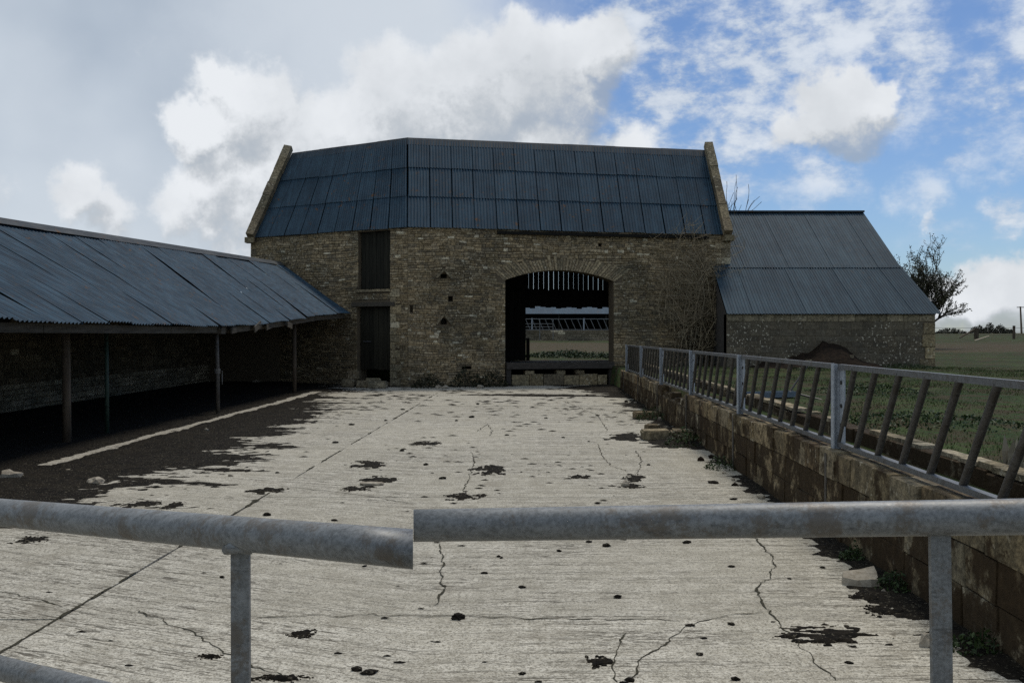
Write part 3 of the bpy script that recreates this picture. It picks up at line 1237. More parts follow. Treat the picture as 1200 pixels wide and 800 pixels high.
# west return wall, east gable, back
mb = MB()
mb.add([(AX0, AYF + .02, .4), (AX0, AYB + .3, .4), (AX0, AYB + .3, 4.15), (AX0, AYF + .02, AZ), (AX0 + .35, AYF + .02, .4), (AX0 + .35, AYB + .3, .4), (AX0 + .35, AYB + .3, 4.15), (AX0 + .35, AYF + .02, AZ)],
       [(0, 1, 2, 3), (7, 6, 5, 4), (0, 3, 7, 4)])
mb.build('side_wall', 'dark_plaster', annex)
RY, RZ = 37.15, 6.54
mb = MB()
ring = [(AYF + .02, .4), (40.6, .4), (40.6, 3.2), (RY, RZ - .06), (AYB, 4.08), (AYF + .02, AZ)]
xo = lambda z: AX1 - (.02 if z < 2.6 else .40)
mb.add([(xo(z), y, z) for y, z in ring] + [(xo(z) - .38, y, z) for y, z in ring], [(0, 1, 2, 3, 4, 5), (11, 10, 9, 8, 7, 6)] + [(i, (i + 1) % 6, (i + 1) % 6 + 6, i + 6) for i in range(6)])
mb.build('gable', 'mortar', annex)
mb = MB()
mb.box((10.9, 40.6, 1.8), 6.6, .3, 2.9)
mb.build('back_wall', 'mortar', annex)
mb = MB()
mb.add([(AX0 + .6, RY, RZ - .03), (AX1 - .34, RY, RZ - .03), (AX1 - .34, 40.8, 3.15), (AX0 + .6, 40.8, 3.15)], [(0, 1, 2, 3)])
aroof = mb.build('roof', 'roof_grey', annex)
nA = 8
for (ya, za, yb, zb, x0, x1, lf) in ((AYF - .14, AZ + .0, AYB + .12, 4.20, AX0 - .02, AX1 + .16, .0), (AYB - .02, 4.10, RY, RZ, AX0 + .30, AX1 - .33, .05)):
    for i in range(nA):
        xa, xb = x0 + (x1 - x0) * i / nA, x0 + (x1 - x0) * (i + 1) / nA + (.02 if i < nA - 1 else 0)
        k0 = -.12 if lf == 0 else 0
        top_x1 = (x1 - .46) if lf == 0 else x1
        f0, f1 = i / nA, (i + 1) / nA
        ta, tb = x0 + (top_x1 - x0) * f0, x0 + (top_x1 - x0) * f1 + (.02 if i < nA - 1 else 0)
        corrugated('roof_sheet', 'roof_grey', aroof, (xa, ya, za), (xb, ya, za), (tb, yb, zb), (ta, yb, zb), pitch=.10, amp=.013, lift=.02 + lf * .25 + (.004 if i % 2 else 0))
mb = MB()
mb.bar((AX0 + .4, RY, RZ + .05), (AX1 - .32, RY, RZ + .05), .3, .07)
mb.build('ridge_cap', 'ridge_metal', aroof)

# ================================================================== OPEN SHED on the west
shed = empty('open_fronted_shed', (-8.5, 20, 0), 'long low open-fronted shed with sagging blue corrugated roof', 'shed')
# eave and ridge follow the sag of the old roof: (y, x, z)
EV = [(8.5, -6.5, 1.96), (11.7, -6.4, 1.94), (15.5, -6.33, 1.94), (19.8, -6.22, 1.92), (22.5, -6.15, 1.97), (25, -6.0, 2.12), (28, -5.83, 2.30), (30.5, -5.67, 2.40), (32.25, -5.56, 2.46)]
RG = [(8.5, -9.9, 3.62), (17.6, -9.6, 3.85), (23, -9.10, 3.98), (34.0, -8.36, 4.26)]


def interp(tab, y):
    for (y0, x0, z0), (y1, x1, z1) in zip(tab, tab[1:]):
        if y <= y1:
            f = (y - y0) / (y1 - y0)
            return x0 + (x1 - x0) * f, z0 + (z1 - z0) * f
    return tab[-1][1], tab[-1][2]


def ev(f):
    y = 8.5 + (32.25 - 8.5) * f
    x, z = interp(EV, y)
    return Vector((x, y, z))


def rg(f):
    y = 8.5 + (33.95 - 8.5) * f
    x, z = interp(RG, y)
    return Vector((x, y, z))


mb = MB()
for i in range(12):
    a_, b2 = rg(i / 12), rg((i + 1) / 12)
    e_ = .55 if i == 11 else 0
    mb.add([a_, b2 + Vector((-.2, e_ * .3, 0)) if e_ else b2, Vector((b2.x - 3.3, b2.y + e_, 2.1)), Vector((a_.x - 3.3, a_.y, 2.1))], [(0, 1, 2, 3)])
sroof = mb.build('roof', 'roof_shed', shed)
sroof['label'] = 'sagging blue corrugated roof of the open shed'
rs2 = random.Random(17)
NS = 27
for i in range(NS):
    f0, f1 = i / NS, (i + 1) / NS + .0016
    if i == NS - 1:
        f1 = 1
    ph = rs2.uniform(0, 6)
    tilt = rs2.uniform(.003, .012)
    ext = rs2.uniform(-.02, .05)
    drop = .05 if i in (18, 20) else 0
    lf = .007 * (i % 2)
    e0_, e1_ = ev(f0), ev(f1)
    d0 = (ev(f0) - rg(f0)).normalized() * ext
    sagf = (lambda ph, tilt, drop: (lambda f, g_: .018 * math.sin(ph + g_ * 5) + tilt * (1 - f) - drop * (1 - g_) ** 3 * f))(ph, tilt, drop)
    corrugated('roof_sheet', 'roof_shed', sroof, e0_ + d0, e1_ + d0, rg(f1), rg(f0), pitch=.118, amp=.016, lift=.03 + lf, sag=sagf, seg=6)
for i in range(10):
    a_, b2 = rg(i / 10), rg((i + 1) / 10)
    da = (ev(i / 10) - a_).normalized() * .24
    mb = MB()
    up = Vector((0, 0, .085))
    vs = [a_ + da + up, b2 + da + up, b2 + up * 1.3, a_ + up * 1.3, a_ + Vector((-.25, 0, -.10)) + up, b2 + Vector((-.25, 0, -.10)) + up]
    mb.add(vs, [(0, 1, 2, 3), (3, 2, 5, 4)])
    mb.build('ridge_cap', 'ridge_metal', sroof)
# eave beam in lengths, sagging
BY = [8.5, 13.0, 17.6, 21.2, 24.4, 28.4, 32.0]
for y0, y1 in zip(BY, BY[1:]):
    x0, z0 = interp(EV, y0)
    x1, z1 = interp(EV, y1)
    mb = MB()
    mb.bar((x0 - .16, y0 + .01, z0 - .075), (x1 - .16, y1 - .01, z1 - .075), .10, .13)
    mb.build('eave_beam', 'grey_wood', shed)
# rafters and purlins
for i in range(1, 12):
    f = i / 12
    mb = MB()
    d = Vector((0, 0, -.10))
    mb.bar(ev(f) + d + Vector((-.3, 0, .1)), rg(f) + d * 1.2, .07, .11)
    mb.build('rafter', 'dark_wood', shed)
# posts
def post(px, py_base, m, r, ztop, tilt=0.0, collar=False):
    d = 1100 * EYE / (py_base - 390)
    x = (px - 600) / 1100 * d
    mb = MB()
    mb.tube([(x, d, -.02), (x + tilt * .3, d, .9), (x + tilt, d, ztop)], [r * 1.05, r, r * .92], 12)
    p_ = mb.build('post', m, shed, smooth=True)
    if collar:
        mb = MB()
        mb.tube([(x + tilt * .4, d, .92), (x + tilt * .4, d, 1.02)], r * 1.5, 10)
        mb.bar((x + .09, d, 0.68), (x + .09, d, .98), .012, .012)
        mb.build('collar', 'galvanised', p_)
    return x, d


post(78.5, 521, 'post_wood', .065, 1.94, -.02)
post(125.5, 510, 'green_pipe', .036, 1.94, -.015)
post(255.5, 487, 'rusty_pipe', .042, 1.92, -.03, True)
x_, z_ = 0, 0
post(345, 462, 'post_wood', .060, 2.22, 0.0)
mb = MB()
mb.box((-6.42, 20.3, 1.84), .36, .3, .12)
mb.build('bearing_block', 'grey_wood', shed)
# back wall and the floor inside
rw = random.Random(9)
fw = Frame((-11.3, 8.0), (-11.05, 36.2))
if fw.n.x < 0:
    fw.n = -fw.n
bw = wall_body(fw, 0, fw.L, -.05, 2.5, [], .4).build('back_wall', 'mortar', shed)
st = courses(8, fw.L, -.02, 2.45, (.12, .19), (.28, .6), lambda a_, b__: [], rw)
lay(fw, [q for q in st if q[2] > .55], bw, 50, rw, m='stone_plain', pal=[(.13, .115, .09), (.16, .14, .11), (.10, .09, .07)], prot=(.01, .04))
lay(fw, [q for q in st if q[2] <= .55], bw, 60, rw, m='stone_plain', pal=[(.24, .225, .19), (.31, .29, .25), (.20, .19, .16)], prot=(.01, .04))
fn = Frame((-11.3, 7.4), (-6.5, 7.4))
wall_body(fn, 0, fn.L, -.05, 2.0, [], .3).build('end_wall', 'mortar', shed)
mb = MB()
q4 = [Vector((-8.30, 34.02, -.05)), Vector((-11.9, 34.35, -.05)), Vector((-11.9, 34.35, 1.98)), Vector((-8.30, 34.02, 4.20))]
q4 += [q + Vector((.0, .3, 0)) for q in q4]
mb.add(q4, [(0, 1, 2, 3), (7, 6, 5, 4), (3, 2, 6, 7), (1, 5, 6, 2)])
mb.build('end_wall', 'mortar', shed)
# broken bits of timber hanging at the sagging eave
for (y_, dx, dz, l_, an) in ((22.6, .02, -.10, .55, .5), (23.6, .0, -.10, .7, .25), (25.2, .02, -.10, .5, -.2), (20.9, .0, -.09, .4, .15)):
    x_, z_ = interp(EV, y_)
    mb = MB()
    mb.bar((x_ + dx, y_ - l_ / 2, z_ + dz), (x_ + dx, y_ + l_ / 2, z_ + dz + l_ * math.tan(an) * .5), .03, .14)
    mb.build('fascia_board', 'grey_wood', shed)

# ================================================================== BLOCK WALL, TROUGH AND FEED BARRIERS (east of the yard)
wx = lambda y: 2.6 + .028 * y
fwall = empty('block_wall', (2.9, 15, 0), 'mossy low block wall along the right side of the concrete yard', 'wall')
rw = random.Random(31)
fy = Frame((wx(1.2), 1.2), (wx(29.6), 29.6))
if fy.n.x > 0:
    fy.n = -fy.n
zt_w = lambda y: .775 - .0058 * max(0, y - 6)
mb = MB()
for i in range(29):
    y0, y1 = 1.2 + 28.4 * i / 29, 1.2 + 28.4 * (i + 1) / 29
    zz0, zz1 = zt_w(y0) - .03, zt_w(y1) - .03
    if 16.6 < (y0 + y1) / 2 < 19.6:
        zz0 = zz1 = .50
    vs = [(wx(y0) + .012, y0, -.08), (wx(y1) + .012, y1, -.08), (wx(y1) + .012, y1, zz1), (wx(y0) + .012, y0, zz0)]
    vs += [(q[0] + .20, q[1], q[2]) for q in vs]
    mb.add(vs, [(0, 1, 2, 3), (7, 6, 5, 4), (3, 2, 6, 7), (0, 3, 7, 4), (1, 5, 6, 2)])
core = mb.build('core', 'mortar', fwall)
BPAL = [(.22, .18, .12), (.26, .215, .15), (.18, .15, .105), (.155, .12, .08), (.24, .21, .16)]
for c_ in range(3):
    s_ = -.2 * c_
    while s_ < fy.L - .05:
        l_ = rw.uniform(.40, .52)
        y_mid = 1.2 + (s_ + l_ / 2)
        h0 = zt_w(y_mid) / 3
        zt0, zt1 = h0 * c_, h0 * (c_ + 1)
        sa, sb_ = max(s_, 0), min(s_ + l_, fy.L)
        skip = c_ == 2 and 16.5 < y_mid < 19.7
        if not skip and sb_ - sa > .08:
            mb = MB()
            stone(mb, fy, sa, sb_, zt0, zt1 + (rw.uniform(-.018, .01) if c_ == 2 else 0), rw, gap=.003, prot=(.0, .022), back=.15, pal=BPAL, pale=.02, jit=.014, ins=.004)
            mb.build('block', 'block_top' if c_ == 2 else 'block', fwall)
        s_ += l_
for (y_, dx, w_, h_) in ((17.1, .10, .3, .10), (17.8, .12, .35, .07), (18.6, .08, .28, .13), (19.2, .12, .3, .09)):
    mb = MB()
    stone(mb, fy, y_ - 1.2 - w_ / 2, y_ - 1.2 + w_ / 2, .48, .50 + h_, rw, prot=(-.03, .0), back=.22, pal=[(.30, .27, .21), (.25, .22, .17)], pale=.3)
    mb.build('broken_block', 'block', fwall)

trough = empty('feed_trough', (3.4, 15, .3), 'long sunken feed trough with pale broken edge behind the barriers', 'trough')
mb = MB()
mb.add([(wx(1.2) + .2, 1.2, .36), (wx(31) + .2, 31, .33), (wx(31) + .95, 31, .33), (wx(1.2) + .95, 1.2, .36)], [(0, 1, 2, 3)])
mb.build('trough_floor', 'mud', trough)
ft = Frame((wx(1.2) + .80, 1.2), (wx(31) + .80, 31))
if ft.n.x > 0:
    ft.n = -ft.n
s_ = 0
while s_ < ft.L:
    l_ = rw.uniform(.7, 1.1)
    for (z0, z1) in ((.34, .58), (.58, rw.uniform(.74, .80))):
        mb = MB()
        stone(mb, ft, s_, min(s_ + l_, ft.L), z0, z1, rw, gap=.014, prot=(.0, .03), back=.16, pal=[(.12, .10, .075), (.16, .14, .11)], pale=.05)
        mb.build('edge_block', 'block', trough)
    s_ += l_
# ragged pale top of the trough edge
s_ = 0
while s_ < ft.L:
    l_ = rw.uniform(.2, .5)
    if rw.random() < .8:
        mb = MB()
        p_ = ft.pt(s_ + l_ / 2, .785, -.07)
        mb.box(p_, l_ - .01, rw.uniform(.10, .19), rw.uniform(.03, .06), (ft.u, ft.n, z3), tint(rw, [(.22, .19, .14), (.28, .25, .20), (.17, .15, .11)], 0))
        mb.build('edge_chip', 'stone', trough)
    s_ += l_

PY = [4.4, 8.43, 12.45, 16.4, 20.4, 24.4, 28.4]
zr = lambda y: 1.53 - .0038 * y
zb_ = lambda y: zt_w(y) + .045
ORD = ['nearest panel of the galvanised feed barrier', 'second galvanised feed barrier panel from the near end', 'third galvanised feed barrier panel from the near end', 'fourth feed barrier panel, above the broken gap in the wall', 'fifth feed barrier panel, second from the barn', 'feed barrier panel closest to the barn']
for k, (y0, y1) in enumerate(zip(PY, PY[1:])):
    P = empty('feed_barrier', (wx(y0) + .10, (y0 + y1) / 2, zb_(y0)), ORD[k] + ' with slanted bars', 'feed barrier', 'feed barrier panels along the block wall')
    X = lambda y: wx(y) + .10
    mb = MB()
    mb.bar((X(y0), y0 + .09, zr(y0)), (X(y1), y1 - .03, zr(y1)), .045, .045)
    mb.build('top_rail', 'barrier_metal', P)
    mb = MB()
    mb.bar((X(y0), y0 + .09, zb_(y0)), (X(y1), y1 - .03, zb_(y1)), .055, .04)
    mb.build('bottom_rail', 'barrier_metal', P)
    for j in range(8):
        yt = y1 - .42 - .5 * j
        yb = yt + .46
        mb = MB()
        if yb > y1 - .02:
            yb = y1 - .03
        mb.tube([(X(yb), yb, zb_(yb) + .01), (X(yt), yt, zr(yt) - .01)], .026, 10, False)
        mb.build('slant_bar', 'bar_steel', P, smooth=True)
    mb = MB()
    mb.box((X(y1) - .0, y1 - .085, (zr(y1) + zb_(y1)) / 2), .012, .13, zr(y1) - zb_(y1) + .03)
    ep = mb.build('end_plate', 'post_steel', P)
    for zz in (.25, .5, .8):
        mb = MB()
        zc = zb_(y1) + (zr(y1) - zb_(y1)) * zz
        mb.tube([(X(y1) - .016, y1 - .085, zc), (X(y1) - .004, y1 - .085, zc)], .018, 8)
        mb.build('bolt', 'wire', ep)
for k, y in enumerate(PY):
    lab = ['post at the near end of the feed barrier beyond the right edge', 'near bluish steel post between first and second feed barrier panels', 'steel post between second and third feed barrier panels', 'steel post between third and fourth feed barrier panels', 'steel post between fourth and fifth feed barrier panels', 'steel post between fifth and last feed barrier panels', 'last steel barrier post against the barn'][k]
    P = empty('barrier_post', (wx(y) + .08, y, 0), lab, 'post', 'steel posts of the feed barrier')
    x = wx(y) + .085
    mb = MB()
    for (dy, w_, tx) in ((0, .012, .07), (.0, .05, .012)):
        mb.box((x, y + dy, (zr(y) + .02 + .0) / 2 + .18), tx, w_, zr(y) + .02 - .36)
    mb.build('web', 'post_steel', P)
    mb = MB()
    mb.box((x - .04, y, (zr(y) + .03 + .33) / 2 + .0), .010, .07, zr(y) + .03 - .33)
    mb.build('flange', 'post_steel', P)
    mb = MB()
    mb.box((wx(y) - .018, y, .36), .012, .05, .72)
    mb.build('strap', 'rusty_pipe', P)

# ================================================================== FAR SIDE seen through the barn
fs_ = empty('far_shed', (5, 82, 1.2), 'low blue-roofed shed seen far through the barn opening', 'shed')
mb = MB()
mb.add([(-8, 79.5, 3.42), (24, 79.5, 3.42), (24, 83.5, 4.15), (-8, 83.5, 4.15), (24, 89, 2.4), (-8, 89, 2.4)], [(0, 1, 2, 3), (3, 2, 4, 5)])
far_roof = mb.build('roof', 'roof_blue', fs_)
mb = MB()
mb.box((8, 88, 2.0), 32, .3, 1.8)
mb.build('back_wall', 'dark_wood', fs_)
for x_ in (-8, 24):
    mb = MB()
    mb.add([(x_, 79.7, 1.0), (x_, 88, 1.0), (x_, 88, 2.9), (x_, 83.5, 4.05), (x_, 79.7, 3.35)], [(0, 1, 2, 3, 4)])
    mb.build('end_wall', 'dark_wood', fs_)
for x_ in (-4, 0, 4, 8, 12, 16, 20):
    mb = MB()
    mb.bar((x_, 79.8, 1.0), (x_, 79.8, 3.42), .14, .14)
    mb.build('post', 'dark_wood', fs_)
fwl = empty('far_wall', (4, 75, 1.2), 'weathered low stone wall beyond the barn opening', 'wall')
ff = Frame((-6, 75), (20, 75))
if ff.n.y > 0:
    ff.n = -ff.n
core2 = wall_body(ff, 0, ff.L, 1.0, 1.98, [], .4).build('core', 'mortar', fwl)
st = courses(5, 20, 1.1, 2.0, (.16, .24), (.4, .8), lambda a_, b__: [], rw)
lay(ff, st, core2, 30, rw, m='stone', pal=[(.14, .125, .10), (.18, .16, .13)])
fbx = empty('far_feed_barrier', (4, 75.2, 2.0), 'galvanised slant-bar feed barrier on the far wall behind the barn', 'feed barrier')
for zz in (2.06, 2.92):
    mb = MB()
    mb.bar((-4, 75.2, zz), (18, 75.2, zz), .06, .06)
    mb.build('rail', 'galvanised', fbx)
for i in range(24):
    x_ = -1 + i * .52
    mb = MB()
    mb.tube([(x_ + .38, 75.2, 2.05), (x_, 75.2, 2.92)], .026, 6, False)
    mb.build('slant_bar', 'galvanised', fbx)
for x_ in (1.6, 5.75, 9.9):
    mb = MB()
    mb.box((x_, 75.15, 2.5), .10, .05, .95)
    mb.build('post', 'post_steel', fbx)
fg = empty('far_gate', (2.2, 73.9, 1.9), 'small tubular field gate seen left in the barn opening', 'gate')
for zz in (2.05, 2.28, 2.52, 2.9):
    mb = MB()
    mb.tube([(.9, 74.3, zz), (3.25, 74.3, zz)], .026, 6)
    mb.build('rail', 'galvanised', fg)
for x_ in (.9, 2.2, 3.25):
    mb = MB()
    mb.tube([(x_, 74.3, 1.25), (x_, 74.3, 2.92)], .03, 6)
    mb.build('upright', 'galvanised', fg)

# ================================================================== FIELD GATES in the foreground
RG_ = .034


def pxpt(px, py, d):
    return Vector(((px - 600) / 1100 * d, d, EYE + (390 - py) / 1100 * d))


gate = empty('field_gate', (1.0, 1.9, 0), 'galvanised tubular gate crossing the right foreground', 'gate')
ga0, ga1 = pxpt(484.5, 615.5, 2.0), pxpt(1300, 603.5, 1.74)
gv = (ga1 - ga0)
mb = MB()
mb.tube([ga0.lerp(ga1, i / 12) for i in range(13)], RG_, 24)
mb.mitre(24, 0, gv, (484.5 - 600) / 1100)
mb.build('top_rail', 'galvanised', gate, smooth=True)
gdir = gv.normalized()


def on_gate(px):
    r = (px - 600) / 1100
    return ga0 + gv * ((r * ga0.y - ga0.x) / (gv.x - r * gv.y))


q = on_gate(1101)
mb = MB()
mb.bar(q + Vector((0, 0, -.030)), Vector((q.x + .018, q.y, .08)), .012 * 3.2, .012, up=(0, 1, 0))
mb.build('upright', 'galvanised', gate)
q0 = on_gate(1255)
mb = MB()
mb.tube([q0 + Vector((0, 0, .0)), Vector((q0.x, q0.y, .06))], RG_, 20)
mb.build('end_stile', 'galvanised', gate, smooth=True)
for zz in (.30, .62, .88):
    mb = MB()
    mb.tube([Vector((ga0.x, ga0.y, zz)), Vector((q0.x, q0.y, zz))], .022, 16)
    mb.build('lower_rail', 'galvanised', gate, smooth=True)
mb = MB()
mb.tube([Vector((ga0.x + .6, on_gate(800).y, 1.36)), Vector((ga0.x + .6, on_gate(800).y, .08))], .02, 12)
lg = empty('field_gate', (-.8, 2.0, 0), 'galvanised tubular gate slanting across the left foreground', 'gate')
la0, la1 = pxpt(-120, 589.5, 2.62), pxpt(484, 643, 1.63)
lv = la1 - la0


def on_left(px):
    r = (px - 600) / 1100
    return la0 + lv * ((r * la0.y - la0.x) / (lv.x - r * lv.y))


mb = MB()
mb.tube([la0.lerp(la1, i / 12) for i in range(13)], RG_, 24)
mb.mitre(24, 1, lv, (484 - 600) / 1100)
mb.build('top_rail', 'galvanised', lg, smooth=True)
q = on_left(282)
mb = MB()
mb.bar(q + Vector((-.0, 0, -.025)), Vector((q.x + .003, q.y, .08)), .036, .014, up=(0, 1, 0))
up_ = mb.build('upright', 'galvanised', lg)
mb = MB()
mb.tube([q + Vector((-.026, -.012, -.030)), q + Vector((-.010, -.022, -.022)), q + Vector((.010, -.022, -.022)), q + Vector((.026, -.012, -.030))], [.010, .013, .012, .009], 8)
mb.build('weld', 'galvanised', up_, smooth=True)
dz = Vector((0, 0, -.385))
e1 = la0.lerp(la1, .97)
mb = MB()
mb.tube([on_left(-110) + dz, on_left(470) + dz * 1.02], .029, 20)
mb.build('lower_rail', 'galvanised', lg, smooth=True)
for zz in (.30, .62):
    A_, B_ = on_left(-110), on_left(470)
    mb = MB()
    mb.tube([Vector((A_.x, A_.y, zz)), Vector((B_.x, B_.y, zz))], .024, 16)
    mb.build('lower_rail', 'galvanised', lg, smooth=True)
mb = MB()
q0 = on_left(-105)
mb.tube([q0, Vector((q0.x, q0.y, .06))], RG_, 20)
mb.build('end_stile', 'galvanised', lg, smooth=True)

# ================================================================== MUD, CRACKS, LOOSE STONES
def mud_sheet(name, x0, x1, y0, y1, step, f, label, m='mud', hk=.05, zb=0.004, sx=1.0):
    nx, ny = int((x1 - x0) / step), int((y1 - y0) / step)
    H = np.zeros((ny + 1, nx + 1))
    for j in range(ny + 1):
        for i in range(nx + 1):
            H[j, i] = f(x0 + i * step, y0 + j * step)
    mb = MB()
    idx = {}
    vs, fs = [], []

    def vid(i, j):
        k = (i, j)
        if k not in idx:
            h = H[j, i]
            x, y = x0 + i * step, y0 + j * step
            idx[k] = len(vs)
            z = zb + min(max(h, 0), 1) * hk + (.010 * fbm(x * 5, y * 5, 3, 8) if h > .1 else 0)
            if h <= 0:
                z = -.008
            vs.append((x + .3 * step * noise.noise(Vector((x * 9, y * 9, 1))), y + .3 * step * noise.noise(Vector((x * 9, y * 9, 7))), z))
        return idx[k]
    for j in range(ny):
        for i in range(nx):
            if max(H[j, i], H[j, i + 1], H[j + 1, i + 1], H[j + 1, i]) > 0:
                fs.append((vid(i, j), vid(i + 1, j), vid(i + 1, j + 1), vid(i, j + 1)))
    mb.add(vs, fs)
    return tag(mb.build(name, m, smooth=True, origin=(x0, y0, 0)), label, kind='stuff')


def west_mud(x, y):
    bx = -4.3 + (.35 if y < 16 else .15) - .35 * max(0, (y - 17)) / 5 - .55 * max(0, 10.2 - y)
    if y > 26:
        bx -= .12 * (y - 26)
    n1 = fbm(x * .55, y * 1.3, 4, 2.2)
    n2 = fbm(x * 2.2, y * 5.0, 3, 6.1)
    h = (bx - x) * .85 + n1 * 1.9 + n2 * 1.1 - .05 + 1.1 * fbm(x * 7, y * 12, 3, 1.2)
    if y < 9.0:
        h -= (9.0 - y) * .9
    # rain dripping off the eave keeps one strip bare
    xe = interp(EV, min(max(y, 8.6), 32))[0] + .04 - (.30 if y > 24 else 0) * min(1, (y - 24) / 5)
    if y > 12.5 and y < 29:
        wd = .10 + .05 * fbm(x, y * 2, 3, 3.3) * 2
        s = (1 - min(1, max(0, (abs(x - xe + .0) - wd) / .10))) * min(1, max(0, 1.0 + 1.8 * fbm(x * 2, y * 1.1, 3, 6.6)))
        h -= s * 3
    if x < -6.6:
        h = max(h, .35)
    return h * .5


mud_sheet('mud', -11.2, -3.0, 8.6, 34.0, .055, west_mud, 'dark trodden mud spread under the open shed and over the yard edge', hk=.045)


def east_mud(x, y):
    w = wx(y)
    wid = .13 + .05 * math.sin(y * .9) + (.45 if 13 < y < 27 else 0) * (.55 + 1.6 * fbm(y * .7, 3, 3, 1)) + (.11 if y < 8 else 0)
    if y > 25:
        wid += .25 * (y - 25)
    n1 = fbm(x * 1.1, y * 1.6, 4, 9.2)
    n2 = fbm(x * 3, y * 9, 3, 4.4)
    k_ = .45 if y < 12 else 1
    return (wid - (w - x)) * .9 + (n1 * 1.1 + n2 * .55) * k_


mud_sheet('mud', .9, 3.5, 3.2, 31.8, .06, east_mud, 'dark soil and muck gathered along the foot of the block wall', hk=.06)


def foot_mud(x, y):
    # along the foot of the barn wall
    d = (y - (32.06 + .2188 * x)) if x > KX else (y - (KY + (KX - x) * .558))
    n1 = fbm(x * 1.0, y * 1.5, 4, 5.5)
    return (d + .45) * 1.1 + n1 * 1.4 - .15


mud_sheet('mud', -6.5, 3.6, 29.6, 33.6, .10, foot_mud, 'thin line of dirt along the foot of the barn wall', hk=.04)


# thin smears of dry dung and soil, each lying where the photograph shows it
def gp(px, py):
    d = 1100 * EYE / (py - 390)
    return (px - 600) / 1100 * d, d


SM = [(575, 551, 42, 9, 'flat dark smear of dung in the middle of the yard'), (432, 545, 42, 8, 'dark smear of dung in the left of the yard'), (445, 562, 34, 7, 'dark smear with a white crust near the left joint'),
      (418, 573, 34, 6, 'dark dung streak beside a pale stone left of centre'), (313, 575, 34, 6, 'dark dung smear on the long joint'), (680, 559, 22, 4, 'short dark smear right of the yard centre'),
      (742, 560, 26, 7, 'oval dung pat ringed dark, right of the yard centre'), (742, 570, 26, 4, 'small dark smear below the ringed dung pat'), (545, 582, 38, 6, 'dark crumbly smear just above the gate rail'),
      (630, 463, 190, 3, 'long grassy line of dirt on the far joint before the cart entrance'), (350, 489, 40, 4, 'low dark streak of muck under the shed end'), (300, 505, 60, 7, 'dark muck streak at the shed edge'),
      (700, 776, 34, 12, 'ragged black dung splat at the bottom of the yard'), (1012, 700, 26, 9, 'dark flat dung pat below the big pale stone'), (1035, 716, 34, 12, 'dark muck patch beside the wall foot'),
      (965, 745, 120, 26, 'streaky dark muck caught in the concrete grooves at lower right'), (160, 591, 44, 8, 'dark dung smear behind the left gate rail'), (205, 593, 26, 7, 'small dark dung smear behind the left gate rail'),
      (35, 633, 34, 7, 'dark crust with pale chips under the left rail'), (352, 744, 26, 9, 'dark ragged dung splat under the left gate rail'), (800, 522, 60, 4, 'thin muck streak near the block wall'), (735, 511, 60, 8, 'dark muck patch by the fallen blocks'),
      (245, 770, 26, 5, 'thin dark smear near the left gate upright'), (330, 795, 60, 7, 'dark smear at the bottom edge left of centre'), (500, 520, 26, 4, 'faint dark streak near the far left joint')]
for k, (px, py, w_, h_, lab) in enumerate(SM):
    x, y = gp(px, py)
    sx_ = w_ / 1100 * y / 2
    sy_ = h_ / (1100 * EYE / y ** 2) / 2
    stp = max(.008, min(sx_, sy_) / 11)
    streak = 3.0 if k != 15 else 9.0

    def smear(xx, yy, x=x, y=y, sx_=sx_, sy_=sy_, k=k, streak=streak):
        r = math.hypot((xx - x) / sx_, (yy - y) / sy_)
        return (1 - r) * .8 + .9 * fbm((xx - x) / sx_ * 5, (yy - y) / sy_ * 4, 3, k) + 1.5 * fbm((xx - x) / sx_ * 1.3, (yy - y) / sy_ * 1.3 * (streak / 3), 4, k * 3.1) - (.05 if k != 15 else .25)
    nx = int(2.9 * sx_ / stp)
    if nx > 170:
        stp = 2.9 * sx_ / 170
    o = mud_sheet('dung_smear', x - 1.45 * sx_, x + 1.45 * sx_, y - 1.45 * sy_, y + 1.45 * sy_, stp, smear, lab, hk=.014, zb=.008)
    if len(o.data.polygons) == 0:
        bpy.data.objects.remove(o)

# cracks, filled with soil
CR = [[(515, 637), (519, 655), (516, 672), (520, 690), (512, 706), (505, 712)], [(884, 628), (897, 645), (907, 660), (903, 676), (888, 690), (896, 712), (912, 728), (935, 755), (960, 780), (985, 800)],
      [(740, 800), (752, 776), (778, 755), (800, 738), (812, 730), (850, 722), (898, 717)], [(722, 800), (720, 768), (732, 740)], [(700, 520), (706, 535), (716, 546), (735, 552)], [(745, 528), (752, 540), (748, 553), (742, 556)],
      [(560, 505), (571, 497), (577, 505), (574, 511)], [(553, 530), (556, 540), (549, 562), (543, 574), (548, 585)], [(300, 726), (350, 722), (420, 721), (484, 721), (560, 723), (640, 725), (740, 726), (800, 727)],
      [(0, 694), (40, 702), (75, 712)], [(340, 571), (400, 577), (440, 583), (478, 589)], [(660, 470), (700, 486), (712, 505)], [(160, 716), (225, 742), (262, 765), (300, 780), (330, 796)]]
